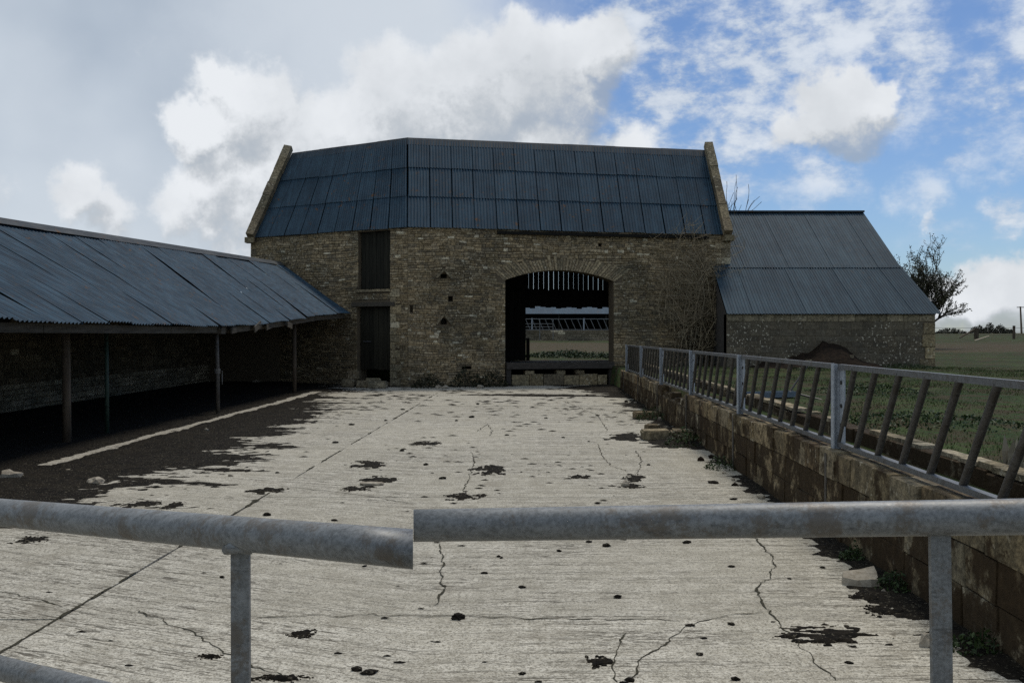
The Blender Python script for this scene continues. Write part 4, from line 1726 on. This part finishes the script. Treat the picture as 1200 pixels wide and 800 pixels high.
for pts in CR:
    W_ = [Vector((*gp(px, py), .006)) for px, py in pts]
    fine = []
    for a_, b2 in zip(W_, W_[1:]):
        n_ = max(2, int((b2 - a_).length / .025))
        for i in range(n_):
            q = a_.lerp(b2, i / n_)
            q += Vector((.03 * noise.noise(q * 6) + .018 * noise.noise(q * 21), .04 * noise.noise(q * 6 + Vector((5, 5, 5))) + .02 * noise.noise(q * 19), 0))
            fine.append(q)
    mb = MB()
    vs, fs = [], []
    for i, q in enumerate(fine):
        d = (fine[min(i + 1, len(fine) - 1)] - fine[max(0, i - 1)]).normalized()
        s_ = Vector((-d.y, d.x, 0))
        hw = (.0014 + .0045 * abs(noise.noise(q * 5)) * 2) * (.4 if i in (0, len(fine) - 1) else 1) * (1 + q.y / 30)
        vs += [q + s_ * hw, q - s_ * hw]
    for i in range(len(fine) - 1):
        fs.append((2 * i, 2 * i + 1, 2 * i + 3, 2 * i + 2))
    mb.add(vs, fs)
    mb.build('crack', 'crack_soil', yard)
# dirt clogging the long joint between the bays
mb = MB()
for i in range(170):
    y = 4.4 + i * .14
    x = -3.02 + .028 * y
    if fbm(y * 1.3, 1, 3, 2) > -.02:
        w_ = .010 + .16 * max(0, fbm(y * 1.7, 4, 4, 7)) ** 1.3
        j_ = lambda: random.uniform(.3, 1.25) * w_
        mb.add([(x - j_(), y, .007), (x + j_(), y - .03, .007), (x + j_() * 1.3, y + .06, .007), (x + j_(), y + .15, .007), (x - j_(), y + .13, .007), (x - j_() * 1.4, y + .07, .007)], [(0, 1, 2, 3, 4, 5)])
mb.build('joint_dirt', 'crack_soil', yard)

# clods of dung: single lumps and fine crumbs
import bmesh
protos = []
for k in range(6):
    bm = rock_mesh(k * 2.3 + 1, 2, .32, .55)
    me = bpy.data.meshes.new('clod')
    bm.to_mesh(me)
    bm.free()
    me.materials.append(MATS['mud'])
    protos.append(me)
rc = random.Random(77)
CLODS = [(537, 725, 14), (612, 688, 7), (724, 700, 8), (857, 732, 7), (809, 733, 9), (820, 767, 8), (738, 798, 10), (995, 777, 8), (433, 789, 16), (418, 785, 10), (825, 748, 6), (711, 640, 8), (805, 636, 10), (857, 664, 7), (964, 665, 5),
         (925, 678, 4), (1045, 677, 6), (862, 797, 9), (612, 790, 8), (690, 635, 6), (655, 646, 5), (836, 566, 10), (860, 585, 7), (392, 610, 7), (313, 604, 8), (325, 554, 6), (183, 571, 6), (232, 546, 6), (519, 561, 7), (499, 545, 8), (471, 528, 7), (393, 519, 9), (412, 498, 8), (472, 480, 6), (553, 489, 8), (535, 493, 5), (594, 510, 7), (700, 487, 7), (768, 498, 5), (660, 513, 5), (640, 490, 5), (452, 493, 5), (560, 474, 5), (700, 590, 5), (760, 545, 6), (780, 600, 5)]
for i in range(16):
    py = 462 + 330 * rc.random() ** 2.2
    px = rc.uniform(300 - (py - 460) * .6, 760 + (py - 460) * .9)
    CLODS.append((px, py, rc.uniform(2.5, 4.5) * (1 + (py - 460) / 400)))
OWN = {(537, 725): 'round black dung clod below the place where the two gate rails meet', (433, 789): 'larger dung clod of the pair at the bottom edge, left of centre', (418, 785): 'smaller dung clod of the pair at the bottom edge, left of centre',
       (738, 798): 'dung clod at the bottom edge where the forked crack ends', (809, 733): 'dung clod lying on the bend of the forked crack', (820, 767): 'dung clod to the right of the forked crack near the bottom',
       (836, 566): 'dark dung clod just above the right gate rail towards the block wall', (857, 732): 'dung clod on the long joint right of the forked crack', (724, 700): 'lone dung clod under the middle of the right gate rail',
       (995, 777): 'dung clod at lower right below the streaky muck', (805, 636): 'dung clod close under the right gate rail, left of the long crack', (393, 519): 'dung clod just right of the long joint near the shed end'}
for i, (px, py, s) in enumerate(CLODS):
    x, y = gp(px, py)
    if x > wx(y) - .35 or x < -5.2:
        continue
    w_ = s / 1100 * y * (1.25 if y < 12 else .85)
    o = bpy.data.objects.new('dung_clod', protos[i % 6])
    COL.objects.link(o)
    o.location = (x, y, .002)
    o.scale = (w_, w_ * rc.uniform(.6, 1), w_ * rc.uniform(.5, .9))
    o.rotation_euler = (0, 0, rc.uniform(-.6, .6))
    tag(o, OWN.get((px, py), 'small dark clod of dried dung lying on the pale concrete'), 'dung', 'dung clods scattered over the concrete yard')
mb = MB()
for i in range(1000):
    y = 4.2 + 26 * rc.random() ** .8
    x = rc.uniform(-5.0, wx(y) - .1)
    if rc.random() < .9 and fbm(x * .6, y * .35, 3, 12) < .04:
        continue
    s = rc.uniform(.004, .013) * (1 + y / 9)
    ex_ = 1 + y / 14
    c_ = Vector((x, y, .006))
    vs = [c_ + Vector((math.cos(a_) * s * ex_ * rc.uniform(.8, 1.6), math.sin(a_) * s * rc.uniform(.5, .9), 0)) for a_ in (0, 1.2, 2.5, 3.7, 5)] + [c_ + Vector((0, 0, s * .4))]
    mb.add(vs, [(0, 1, 5), (1, 2, 5), (2, 3, 5), (3, 4, 5), (4, 0, 5)])
tag(mb.build('dung_crumbs', 'mud', origin=(0, 15, 0)), 'fine dark crumbs strewn all over the concrete', kind='stuff')


# loose stones
def rock(px, py, wpx, hk, lab, m='pale_rock', seed=1, dep=.7, name='loose_stone', x=None, y=None, sub=2, rot=0.0, rough=.3):
    if x is None:
        x, y = gp(px, py)
    w_ = wpx / 1100 * y
    bm = rock_mesh(seed, sub, rough, 1.0)
    mx = max(v.co.x for v in bm.verts) - min(v.co.x for v in bm.verts)
    mz = max(v.co.z for v in bm.verts)
    for v in bm.verts:
        v.co = Vector((v.co.x / mx * w_, v.co.y / mx * w_ * dep, v.co.z / mz * w_ * hk))
    me = bpy.data.meshes.new(name)
    bm.to_mesh(me)
    bm.free()
    me.materials.append(MATS[m])
    o = bpy.data.objects.new(name, me)
    COL.objects.link(o)
    o.location = (x, y, -.006)
    o.rotation_euler = (0, 0, rot)
    return tag(o, lab, 'stone')


# the large angular one by the wall
x, y = gp(1012, 685)
mb = MB()
prof = [(-.155, .0), (-.07, -.075), (.02, -.10), (.09, -.085), (.115, .02), (.13, .12), (.0, .10), (-.13, .085)]
top = [(-.15, .01, .05), (-.065, -.055, .045), (.02, -.085, .06), (.08, -.07, .055), (.105, .02, .085), (.12, .11, .105), (.0, .09, .085), (-.125, .08, .075)]
vs = [(x + a_, y + b2, -.01) for a_, b2 in prof] + [(x + a_ * .96, y + b2, z_ * 1.05) for a_, b2, z_ in top] + [(x - .02, y + .01, .075)]
mb.add(vs, [(i, (i + 1) % 8, (i + 1) % 8 + 8, i + 8) for i in range(8)] + [(i + 8, (i + 1) % 8 + 8, 16) for i in range(8)])
tag(mb.build('loose_stone', 'pale_rock'), 'large pale angular stone lying at the foot of the block wall', 'stone')
rock(1086, 757, 22, .75, 'rounded pale stone beside the right gate upright', seed=3)
rock(972, 629, 10, .5, 'small pale stone just below the right gate rail', seed=5)
rock(1036, 694, 8, .7, 'pale pebble between the big stone and the wall', seed=6)
rock(11, 562, 32, .42, 'pale flattish lump at the left edge on the mud', seed=7, m='pale_rock')
rock(112, 566, 20, .4, 'pale stone on the mud near the shed\'s first post', seed=8)
rock(77, 553, 20, .2, 'thin pale stone chip below the first shed post', seed=9)
rock(242, 505, 6, .7, 'small pale stone beside the bare drip strip', seed=10)
rock(437, 568, 30, .16, 'flat white crust of lime on the left of the yard', seed=12)
rock(733, 570, 11, .7, 'small brown stone beside the ringed dung pat', seed=13, m='pale_rock')
rock(270, 558, 7, .5, 'tiny pale stone in the left of the yard', seed=14)
rock(300, 449, 10, .5, 'grey stone on the mud at the back of the shed', seed=19)

rq = random.Random(88)
for i in range(26):
    y = rq.uniform(5.2, 26)
    x = wx(y) - rq.uniform(.06, .32)
    rock(0, 0, rq.uniform(.03, .11) * 1100 / y, rq.uniform(.4, .8), 'small lump of rubble in the muck at the foot of the block wall', seed=40 + i, x=x, y=y, sub=1, name='rubble', m='pale_rock' if i % 3 else 'brown_heap')['group'] = 'rubble lumps along the block wall'

# steps by the plank door
def cut_stone(name, x, y, z0, w_, d_, h_, lab, rz=0.0, tn=(.17, .15, .115), cat='stone block', m='stone'):
    import bmesh
    bm = bmesh.new()
    bmesh.ops.create_cube(bm, size=1)
    for v in bm.verts:
        v.co = Vector((v.co.x * w_, v.co.y * d_, (v.co.z + .5) * h_))
    bmesh.ops.bevel(bm, geom=bm.edges[:], offset=min(w_, d_, h_) * .14, segments=2, affect='EDGES')
    sd = Vector((x, y, z0))
    for v in bm.verts:
        v.co += Vector((noise.noise(v.co * 5 + sd), noise.noise(v.co * 5 + sd * 2), noise.noise(v.co * 5 + sd * 3))) * min(w_, d_, h_) * .16
    me = bpy.data.meshes.new(name)
    bm.to_mesh(me)
    bm.free()
    at = me.color_attributes.new('tint', 'FLOAT_COLOR', 'POINT')
    at.data.foreach_set('color', np.array([(*tn, 1)] * len(me.vertices), dtype=np.float32).ravel())
    me.materials.append(MATS[m])
    o = bpy.data.objects.new(name, me)
    COL.objects.link(o)
    o.location = (x, y, z0 - .008)
    o.rotation_euler = (0, 0, rz)
    return tag(o, lab, cat)


cut_stone('step_block', -5.45, 31.2, 0, .42, .4, .27, 'lower stone block left of the plank door steps')
cut_stone('step_block', -5.33, 31.5, .24, .42, .42, .32, 'upper square stone block beside the plank door', tn=(.14, .12, .09))
cut_stone('step_block', -4.92, 31.05, 0, .44, .42, .24, 'middle stone step in front of the plank door', .1, (.20, .175, .135))
cut_stone('step_block', -4.40, 30.75, 0, .58, .42, .23, 'right rounded stone step in front of the plank door', -.08, (.21, .19, .15))
cut_stone('step_block', -4.62, 31.25, .16, .5, .35, .14, 'thin slab on top of the plank door steps', .2, (.19, .17, .13))
# fallen blocks at the foot of the wall
for (px, py, w_, h_, d_, rz, lab) in ((768, 515, 32, .18, .3, .05, 'pale fallen block at the wall foot, left one of a pair'), (800, 517, 26, .20, .3, -.1, 'dark mossy fallen block, right one of a pair at the wall foot'), (757, 490, 28, .15, .4, .1, 'flat brown fallen block further along the wall foot'), (764, 503, 16, .10, .2, .3, 'broken chunk between the fallen blocks at the wall foot')):
    x, y = gp(px, py)
    cut_stone('fallen_block', min(x, wx(y) - w_ / 2200 * y - .02), y, 0, w_ / 1100 * y, d_, h_, lab, rz, (.22, .19, .14) if 'pale' in lab else (.13, .11, .08))
for (px, lab) in ((514, 'small pale stone on the dirt at the barn wall foot, left'), (522, 'second pale stone on the dirt at the barn wall foot'), (562, 'pale stone on the dirt at the barn wall foot, right')):
    rock(px, 455, 9, .5, lab, seed=px, m='pale_rock')

# ================================================================== PLANTS
def grass_tuft(name, cx, cy, z, r, h, n_, rnd, lab, col=((.030, .055, .014), (.055, .085, .022)), cat='weed', group=None, lean=.6):
    mb = MB()
    for i in range(n_):
        a_ = rnd.uniform(0, 6.283)
        rr_ = r * math.sqrt(rnd.random())
        bx, by = cx + math.cos(a_) * rr_, cy + math.sin(a_) * rr_
        hh = h * rnd.uniform(.4, 1.1) * (1.1 - .5 * rr_ / r)
        la = rnd.uniform(0, 6.283)
        d = Vector((math.cos(la), math.sin(la), 0))
        s_ = Vector((-d.y, d.x, 0)) * rnd.uniform(.006, .016) * (1 + h)
        b0 = Vector((bx, by, z - .01))
        m_ = b0 + d * hh * .2 * lean + Vector((0, 0, hh * .6))
        tp = b0 + d * hh * .55 * lean + Vector((0, 0, hh))
        k = rnd.random()
        tn = tuple(col[0][q] * (1 - k) + col[1][q] * k for q in range(3))
        mb.add([b0 - s_, b0 + s_, m_ + s_ * 1.5, m_ - s_ * 1.5, tp], [(0, 1, 2, 3), (3, 2, 4)], tn)
    P = empty(name, (cx, cy, z), lab, cat, group)
    tag(mb.build('blades', 'leaf', P), kind='stuff')
    return P


def leaf(mb, c_, rnd, s, col=((.024, .028, .013), (.075, .078, .040))):
    a_ = Vector((rnd.uniform(-1, 1), rnd.uniform(-1, 1), rnd.uniform(-1, 1))).normalized()
    b2 = a_.cross(Vector((rnd.uniform(-1, 1), rnd.uniform(-1, 1), rnd.uniform(-1, 1)))).normalized()
    s = s * rnd.uniform(.6, 1.3)
    k = rnd.random()
    tn = tuple(col[0][q] * (1 - k) + col[1][q] * k for q in range(3))
    mb.add([c_ - a_ * s, c_ + b2 * s * .5, c_ + a_ * s, c_ - b2 * s * .5], [(0, 1, 2, 3)], tn)


def leaf_clump(cx, cy, z, r, h, n_, rnd, lab, col, group, size=.03):
    mb = MB()
    for i in range(n_):
        a_ = rnd.uniform(0, 6.283)
        rr_ = math.sqrt(rnd.random())
        lump = .55 + .9 * max(0, .5 + fbm(cx + math.cos(a_) * rr_ * 2, cy + math.sin(a_) * rr_ * 2, 3, 2))
        zz = rnd.random() ** .7 * h * (1 - rr_ ** 2.2) * lump
        leaf(mb, Vector((cx + math.cos(a_) * rr_ * r, cy + math.sin(a_) * rr_ * r, z + zz)), rnd, size, col)
    for i in range(7):
        a_, rr_ = rnd.uniform(0, 6.283), rnd.random() * r * .6
        b0 = Vector((cx + math.cos(a_) * rr_, cy + math.sin(a_) * rr_, z - .01))
        mb.tube([b0, b0 + Vector((rnd.uniform(-.1, .1) * h, rnd.uniform(-.1, .1) * h, h * rnd.uniform(.6, 1.05)))], [.005, .003], 3, False, col[0])
    P = empty('weed', (cx, cy, z), lab, 'weed', group)
    tag(mb.build('foliage', 'leaf', P), kind='stuff')
    return P


rp = random.Random(41)
for (px, py, r, h, lab) in ((1005, 655, .10, .16, 'green weed tuft by the wall foot above the big pale stone'), (1065, 690, .12, .18, 'green weed tuft at the wall foot behind the right gate upright'), (1172, 762, .14, .16, 'green weed at the wall foot in the bottom right corner'), (856, 549, .22, .22, 'green weed tuft at the wall foot halfway along'), (790, 492, .35, .40, 'leafy dark weed clump by the fallen blocks'), (828, 522, .35, .35, 'dark nettle clump at the wall foot right of the fallen blocks')):
    x, y = gp(px, py)
    leaf_clump(min(x, wx(y) - .05 - r * .5), y, .0, r * 1.1, h * .8, 240, rp, lab, ((.014, .030, .008), (.040, .064, .018)), 'weeds along the block wall', .010 + r * .05)
for (px, lab, h) in ((500, 'dark weeds at the barn wall foot beside the plank door', .4), (545, 'dark weeds at the barn wall foot under the vents', .6), (575, 'dark weeds at the barn wall foot left of the cart entrance', .55), (738, 'dark weeds at the corner of barn and block wall', .9), (752, 'dark nettles where the feed barrier meets the barn', .7)):
    s_ = fr_.s_at(px)
    q = fr_.pt(s_, 0, .28)
    leaf_clump(q.x, q.y, 0, .6, h, 520, rp, lab, ((.010, .012, .006), (.032, .036, .016)), 'weeds along the barn wall', .045)

# field grass near the wall
mb = MB()
rg_ = np.random.RandomState(5)
N = 130000
gx = 3.75 + rg_.rand(N) ** 1.0 * 13.5
gy = 5.0 + rg_.rand(N) ** 1.15 * 28
vsl, fsl, cl = [], [], []
for i in range(N):
    x, y = gx[i], gy[i]
    if x < wx(y) + 1.0 or (x > AX0 - .2 and y > AYF - .05) or x > y * .62 + 1 or y > 32.06 + .2188 * x - .05:
        continue
    c_ = fbm(x * .45, y * .45, 3, 3)
    if c_ < -.02 and rg_.rand() < .75:
        continue
    h = (.012 + .030 * rg_.rand()) * (1 + 1.6 * max(0, c_) * 2)
    a_ = rg_.rand() * 6.283
    d = (math.cos(a_), math.sin(a_))
    w_ = .003 + .004 * rg_.rand() + .0002 * y
    z = field_z(x, y) - .01
    k = len(vsl)
    vsl += [(x - d[1] * w_, y + d[0] * w_, z), (x + d[1] * w_, y - d[0] * w_, z), (x + d[0] * h * .6, y + d[1] * h * .6, z + h)]
    fsl.append((k, k + 1, k + 2))
    q = rg_.rand()
    tn = (.026 + .034 * q, .050 + .042 * q, .011 + .012 * q) if rg_.rand() < .75 else (.085, .070, .040)
    cl += [tn] * 3
mb.v, mb.f, mb.c = vsl, fsl, cl
tag(mb.build('field_grass', 'grass', origin=(8, 18, .65)), 'short rough grass on the field behind the feed barriers', kind='stuff')
x, y = 4.75, 5.9
grass_tuft('weed', 3.98, 7.4, .68, .12, .42, 26, rp, 'dry pale grass stalks behind the near feed barrier panel', ((.16, .14, .10), (.26, .23, .17)), lean=.35)
for i, (x, y, lab) in enumerate(((9.8, 29.4, 'nettle clump before the left of the annex wall'), (12.9, 30.9, 'green nettle clump before the right of the annex wall'), (7.0, 18.5, 'leafy green clump in the field behind the barriers'), (5.4, 12.2, 'green clump close behind the second barrier panel'))):
    leaf_clump(x, y, field_z(x, y), 1.2, .15, 1100, rp, lab, ((.012, .028, .007), (.034, .058, .016)), 'nettles in the field', .026)
# behind the barn, seen through it
for (x, y, lab) in ((1.6, 42, 'green weed clump behind the barn at left in the opening'), (3.6, 41, 'green weed clump behind the barn at right in the opening'), (2.6, 44, 'low green weeds behind the barn in mid opening')):
    leaf_clump(x, y, field_z(x, y), 1.2, .26, 900, rp, lab, ((.014, .032, .009), (.036, .062, .018)), 'weeds behind the barn', .05)


def branchy(mb, p, d, L, r, depth, rnd, leaves=None, up=.15, spread=.6, seg=4, kids=3, twigr=.006, sides=5):
    pts, rad = [p], [r]
    q = p.copy()
    for i in range(seg):
        d = (d + Vector((rnd.uniform(-1, 1), rnd.uniform(-1, 1), rnd.uniform(-1, 1) + up)) * .22).normalized()
        q = q + d * (L / seg)
        pts.append(q.copy())
        rad.append(max(r * (1 - .62 * (i + 1) / seg), twigr))
    mb.tube(pts, rad, sides if depth > 1 else 3, False)
    if leaves is not None and depth <= 1:
        for k in range(leaves[1]):
            f = rnd.random()
            i = min(int(f * seg), seg - 1)
            c_ = pts[i].lerp(pts[i + 1], f * seg - i) + Vector((rnd.uniform(-1, 1), rnd.uniform(-1, 1), rnd.uniform(-1, 1))) * .10
            leaf(leaves[0], c_, rnd, leaves[2])
    if depth > 0:
        for k in range(kids):
            f = rnd.uniform(.35, 1.0)
            i = min(int(f * seg), seg - 1)
            b0 = pts[i].lerp(pts[i + 1], f * seg - i)
            nd = (d + Vector((rnd.uniform(-1, 1), rnd.uniform(-1, 1), rnd.uniform(-.5, 1))) * spread * 1.3).normalized()
            branchy(mb, b0, nd, L * rnd.uniform(.5, .75), max(r * .5, twigr), depth - 1, rnd, leaves, up, spread, seg, kids, twigr, sides)


# the thorn tree beyond the annex
tree = empty('thorn_tree', (24.6, 55, .9), 'half-bare dark thorn tree standing beyond the annex on the right', 'tree')
rt = random.Random(13)
tb, lb = MB(), MB()
base_ = Vector((23.9, 55, .85))
tb.tube([base_, base_ + Vector((.05, 0, .6)), base_ + Vector((-.05, 0, 1.1))], [.20, .16, .14], 8)
for (dx, dy, dz_, L) in ((-.8, .1, 1, 3.0), (.1, -.2, 1, 2.7), (.55, .2, 1, 2.7), (.6, -.1, 1, 2.5), (-.8, 0, .7, 2.4), (.0, .1, 1, 2.2), (.8, .3, 1, 2.6), (-.15, .4, 1, 2.6), (.3, -.5, .8, 2.0), (-.35, -.4, 1.0, 2.7), (.6, .1, .8, 1.9), (-.6, .3, 1, 2.4)):
    branchy(tb, base_ + Vector((0, 0, rt.uniform(.5, 1.0))), Vector((dx, dy, dz_)).normalized(), L, .085, 3, rt, (lb, 15, .055), up=.12, kids=4, twigr=.011)
tb.build('trunk', 'bark', tree, smooth=True)
lb.build('crown', 'leaf', tree)
# tree tops showing behind the barn's east gable
t2 = empty('bare_tree', (10.2, 43.5, .7), 'bare tree with only its twig tops showing behind the right gable', 'tree')
tb = MB()
rt = random.Random(4)
base_ = Vector((9.75, 43.5, .6))
tb.tube([base_, base_ + Vector((.1, 0, 2)), base_ + Vector((0, 0, 4))], [.18, .14, .10], 7)
for k in range(4):
    branchy(tb, base_ + Vector((0, 0, 3.2 + .2 * k)), Vector((rt.uniform(-.3, .35), rt.uniform(-.4, .4), 1)).normalized(), 2.5, .06, 2, rt, None, up=.3, kids=4, twigr=.011)
tb.build('trunk', 'bark', t2, smooth=True)

# bare climber on the barn front
cl_ = empty('climbing_shrub', (5.6, 33, .6), 'bare twiggy climbing shrub growing up the right of the barn front', 'shrub')
rk = random.Random(23)
tw = MB()
for k in range(74):
    px0 = rk.gauss(804, 19)
    s_ = fr_.s_at(min(max(px0, 765), 840))
    z = rk.uniform(.5, 3.6)
    t_ = rk.uniform(.08, .6)
    ang = rk.gauss(0, .40)
    pts = []
    L = rk.uniform(1.4, 3.3)
    n_ = 9
    for i in range(n_):
        pts.append(fr_.pt(s_, z, t_))
        ang += rk.gauss(0, .16)
        s_ += math.sin(ang) * L / n_
        z = min(z + math.cos(ang) * L / n_, 5.6)
        t_ = max(.05, t_ + rk.uniform(-.06, .05))
    r0 = rk.uniform(.007, .018)
    tw.tube(pts, [r0 * (1 - .6 * i / n_) for i in range(n_)], 4, False)
    for i in range(2, n_):
        for q in range(3):
            d = (fr_.u * rk.uniform(-1, 1) + fr_.n * rk.uniform(0, .5) + Vector((0, 0, rk.uniform(-.2, 1)))).normalized()
            L2 = rk.uniform(.18, .6)
            m_ = pts[i] + d * L2 * .5 + Vector((0, 0, rk.uniform(-.05, .07)))
            tw.tube([pts[i], m_, m_ + d * L2 * .5 + fr_.u * rk.uniform(-.08, .08)], [.006, .005, .004], 3, False)
tw.build('twigs', 'twig', cl_)
tp_ = MB()
for pl in ([(806, 425), (812, 390), (813, 350), (812, 325), (804, 312), (792, 306)], [(812, 360), (806, 385), (797, 380), (790, 370)], [(814, 390), (822, 350), (818, 318), (808, 305), (800, 300)], [(803, 425), (806, 395), (815, 372), (812, 368)]):
    tp_.tube([fr_.pt(fr_.s_at(px), zd(py, 33.2), .28) for px, py in pl], .017, 5, False)
tp_.build('stems', 'pale_twig', cl_)
# ivy-dark mass low in the corner
lm = MB()
for k in range(1000):
    px = rk.gauss(810, 15)
    if not 768 < px < 838:
        continue
    zc = .6 + abs(rk.gauss(0, .85))
    if zc > 3.6:
        continue
    leaf(lm, fr_.pt(fr_.s_at(px), zc, rk.uniform(.05, .55)), rk, .045, ((.010, .010, .006), (.032, .028, .016)))
lm.build('dead_leaves', 'leaf', cl_)

# ================================================================== IN THE FIELD
hp = empty('brown_heap', (10.7, 30.9, .6), 'dark brown heap of old straw muck against the annex wall', 'heap')
mb = MB()
vs, fs = [], []
nu, nv = 40, 12
hx0, hx1 = 7.9, 12.5
for j in range(nv + 1):
    for i in range(nu + 1):
        f, g_ = i / nu, j / nv
        x = hx0 + (hx1 - hx0) * f
        y = 30.3 + 1.2 * g_
        prof_ = .22 + .62 * math.exp(-((f - .60) / .20) ** 2) + .14 * math.exp(-((f - .2) / .15) ** 2)
        edge = math.sin(math.pi * min(1, max(0, f))) ** .5
        z = .60 + prof_ * edge * math.sin(math.pi / 2 * g_) ** .7 + (.34 * fbm(x * 2.1, y * 2.1, 5, 1) + .12 * fbm(x * 8, y * 8, 3, 2)) * g_
        vs.append((x, y, z))
for j in range(nv):
    for i in range(nu):
        a_ = j * (nu + 1) + i
        fs.append((a_, a_ + 1, a_ + nu + 2, a_ + nu + 1))
mb.add(vs, fs)
mb.build('mound', 'brown_heap', hp, smooth=True)
for (x, z, s) in ((10.3, .96, .22), (10.75, .98, .18), (9.7, .90, .2), (11.1, 1.05, .12)):
    mb = MB()
    mb.box((x, 30.7, z - .02), s, .12, .10, tint=(.16, .14, .11))
    mb.build('stone', 'stone', hp)
dr = empty('metal_drinker', (4.75, 14.5, .7), 'blue-grey metal drinking trough lying in the field behind the second barrier', 'trough')
q0, q1 = Vector((4.15, 16.5, 0)), Vector((5.1, 16.9, 0))
gz = field_z(4.6, 16.7)
mb = MB()
mb.bar(q0 + Vector((0, 0, gz + .05)), q1 + Vector((0, 0, gz + .05)), .26, .015)
mb.bar(q0 + Vector((0, -.13, gz + .07)), q1 + Vector((0, -.13, gz + .07)), .02, .10)
mb.bar(q0 + Vector((0, .13, gz + .07)), q1 + Vector((0, .13, gz + .07)), .02, .10)
mb.build('pan', 'blue_trough', dr)
mb = MB()
mb.tube([q1 + Vector((-.1, .0, gz + .10)), q1 + Vector((.32, .25, gz + .60))], .018, 8)
mb.tube([q1 + Vector((-.1, .0, gz + .10)), q1 + Vector((.35, -.4, gz - .02))], .018, 8)
mb.build('brace', 'bar_steel', dr)

# fence on the right, hedge and pole on the skyline
for k, (px, d, lab) in enumerate(((1144, 80, 'stout wooden strainer post of the field fence'), (1188, 80, 'slim wooden fence post near the right edge'))):
    x = (px - 600) / 1100 * d
    z = field_z(x, d)
    P = empty('fence_post', (x, d, z), lab, 'fence post', 'posts of the field fence')
    mb = MB()
    w_ = .28 if k == 0 else .16
    mb.bar((x, d, z - .1), (x + .02, d, EYE + (390 - 384.5 + k * 3) / 1100 * d), w_, w_)
    mb.build('post', 'post_wood', P)
    if k == 0:
        mb = MB()
        mb.bar((x - .1, d, z + .85), (x - 1.6, d - .4, z + .1), .10, .10)
        mb.build('strut', 'post_wood', P)
fz = empty('fence_wire', (40, 80, 1.6), 'thin stock wire strung between the field fence posts', 'fence')
for h in (.35, .65, .95):
    mb = MB()
    mb.tube([(20, 80, 1.27 + h), (39.6, 80, 1.27 + h), (60, 80, 1.27 + h)], .012, 4)
    mb.build('wire', 'wire', fz)
mb = MB()
mb.tube([(35.5, 72, 1.2), (37.2, 73.2, 1.55)], [.07, .05], 7)
tag(mb.build('fallen_branch', 'pale_twig'), 'pale fallen branch leaning by the strainer post', 'branch')
x, d = (1196.5 - 600) / 1100 * 150, 150
pole = empty('telegraph_pole', (x, d, 1.6), 'distant telegraph pole with crossarm at the right edge', 'pole')
mb = MB()
mb.tube([(x + .1, d, 1.5), (x - .1, d, EYE + 31 / 1100 * d)], [.16, .12], 8)
mb.build('shaft', 'post_wood', pole)
mb = MB()
mb.bar((x - .65, d, EYE + 30 / 1100 * d), (x + .65, d, EYE + 30 / 1100 * d), .12, .12)
mb.build('crossarm', 'post_wood', pole)
rh = random.Random(6)
for (px, w_, h_, d, lab) in ((1147, 20, 9, 170, 'dark rounded hedge bush on the skyline behind the strainer post'), (1160, 14, 12, 180, 'bare bush on the skyline right of the strainer post'), (1172, 14, 10, 190, 'faint bush on the skyline left of the telegraph pole'), (1114, 34, 6, 160, 'low dark bush on the skyline right of the thorn tree'), (1182, 14, 5, 200, 'low hedge scrap on the skyline by the telegraph pole')):
    x = (px - 600) / 1100 * d
    P = empty('hedge_bush', (x, d, 1.6), lab, 'bush', 'bushes on the skyline')
    W2, H2 = w_ / 1100 * d / 2, h_ / 1100 * d
    lm = MB()
    for k in range(420):
        a_, r_ = rh.uniform(0, 6.28), math.sqrt(rh.random())
        zz = rh.random() ** .8 * H2 * (1.15 - .9 * r_ * r_)
        leaf(lm, Vector((x + math.cos(a_) * r_ * W2, d + math.sin(a_) * r_ * W2, 1.65 + zz)), rh, .22, ((.018, .022, .012), (.05, .05, .03)))
    lm.build('crown', 'leaf', P)
    mb = MB()
    for k in range(5):
        mb.tube([(x + rh.uniform(-.3, .3), d, 1.55), (x + rh.uniform(-1, 1) * W2 * .8, d, 1.65 + H2 * .8)], [.06, .03], 4, False)
    mb.build('trunk', 'bark', P)
# wires crossing behind the shed
pl = empty('power_line', (-25, 70, 7), 'two thin overhead wires behind the shed at left of the barn', 'wire')
for h in (7.4, 7.05):
    mb = MB()
    pts = [(-70 + i * 6, 70, h - .55 * math.sin(math.pi * (i / 15)) + .35 * (1 - i / 15)) for i in range(16)]
    mb.tube(pts, .018, 4, False)
    mb.build('wire', 'wire', pl)
for x_ in (-70, 20):
    mb = MB()
    mb.tube([(x_, 70, .9), (x_, 70, 7.9)], .12, 8)
    mb.build('pole', 'post_wood', pl)
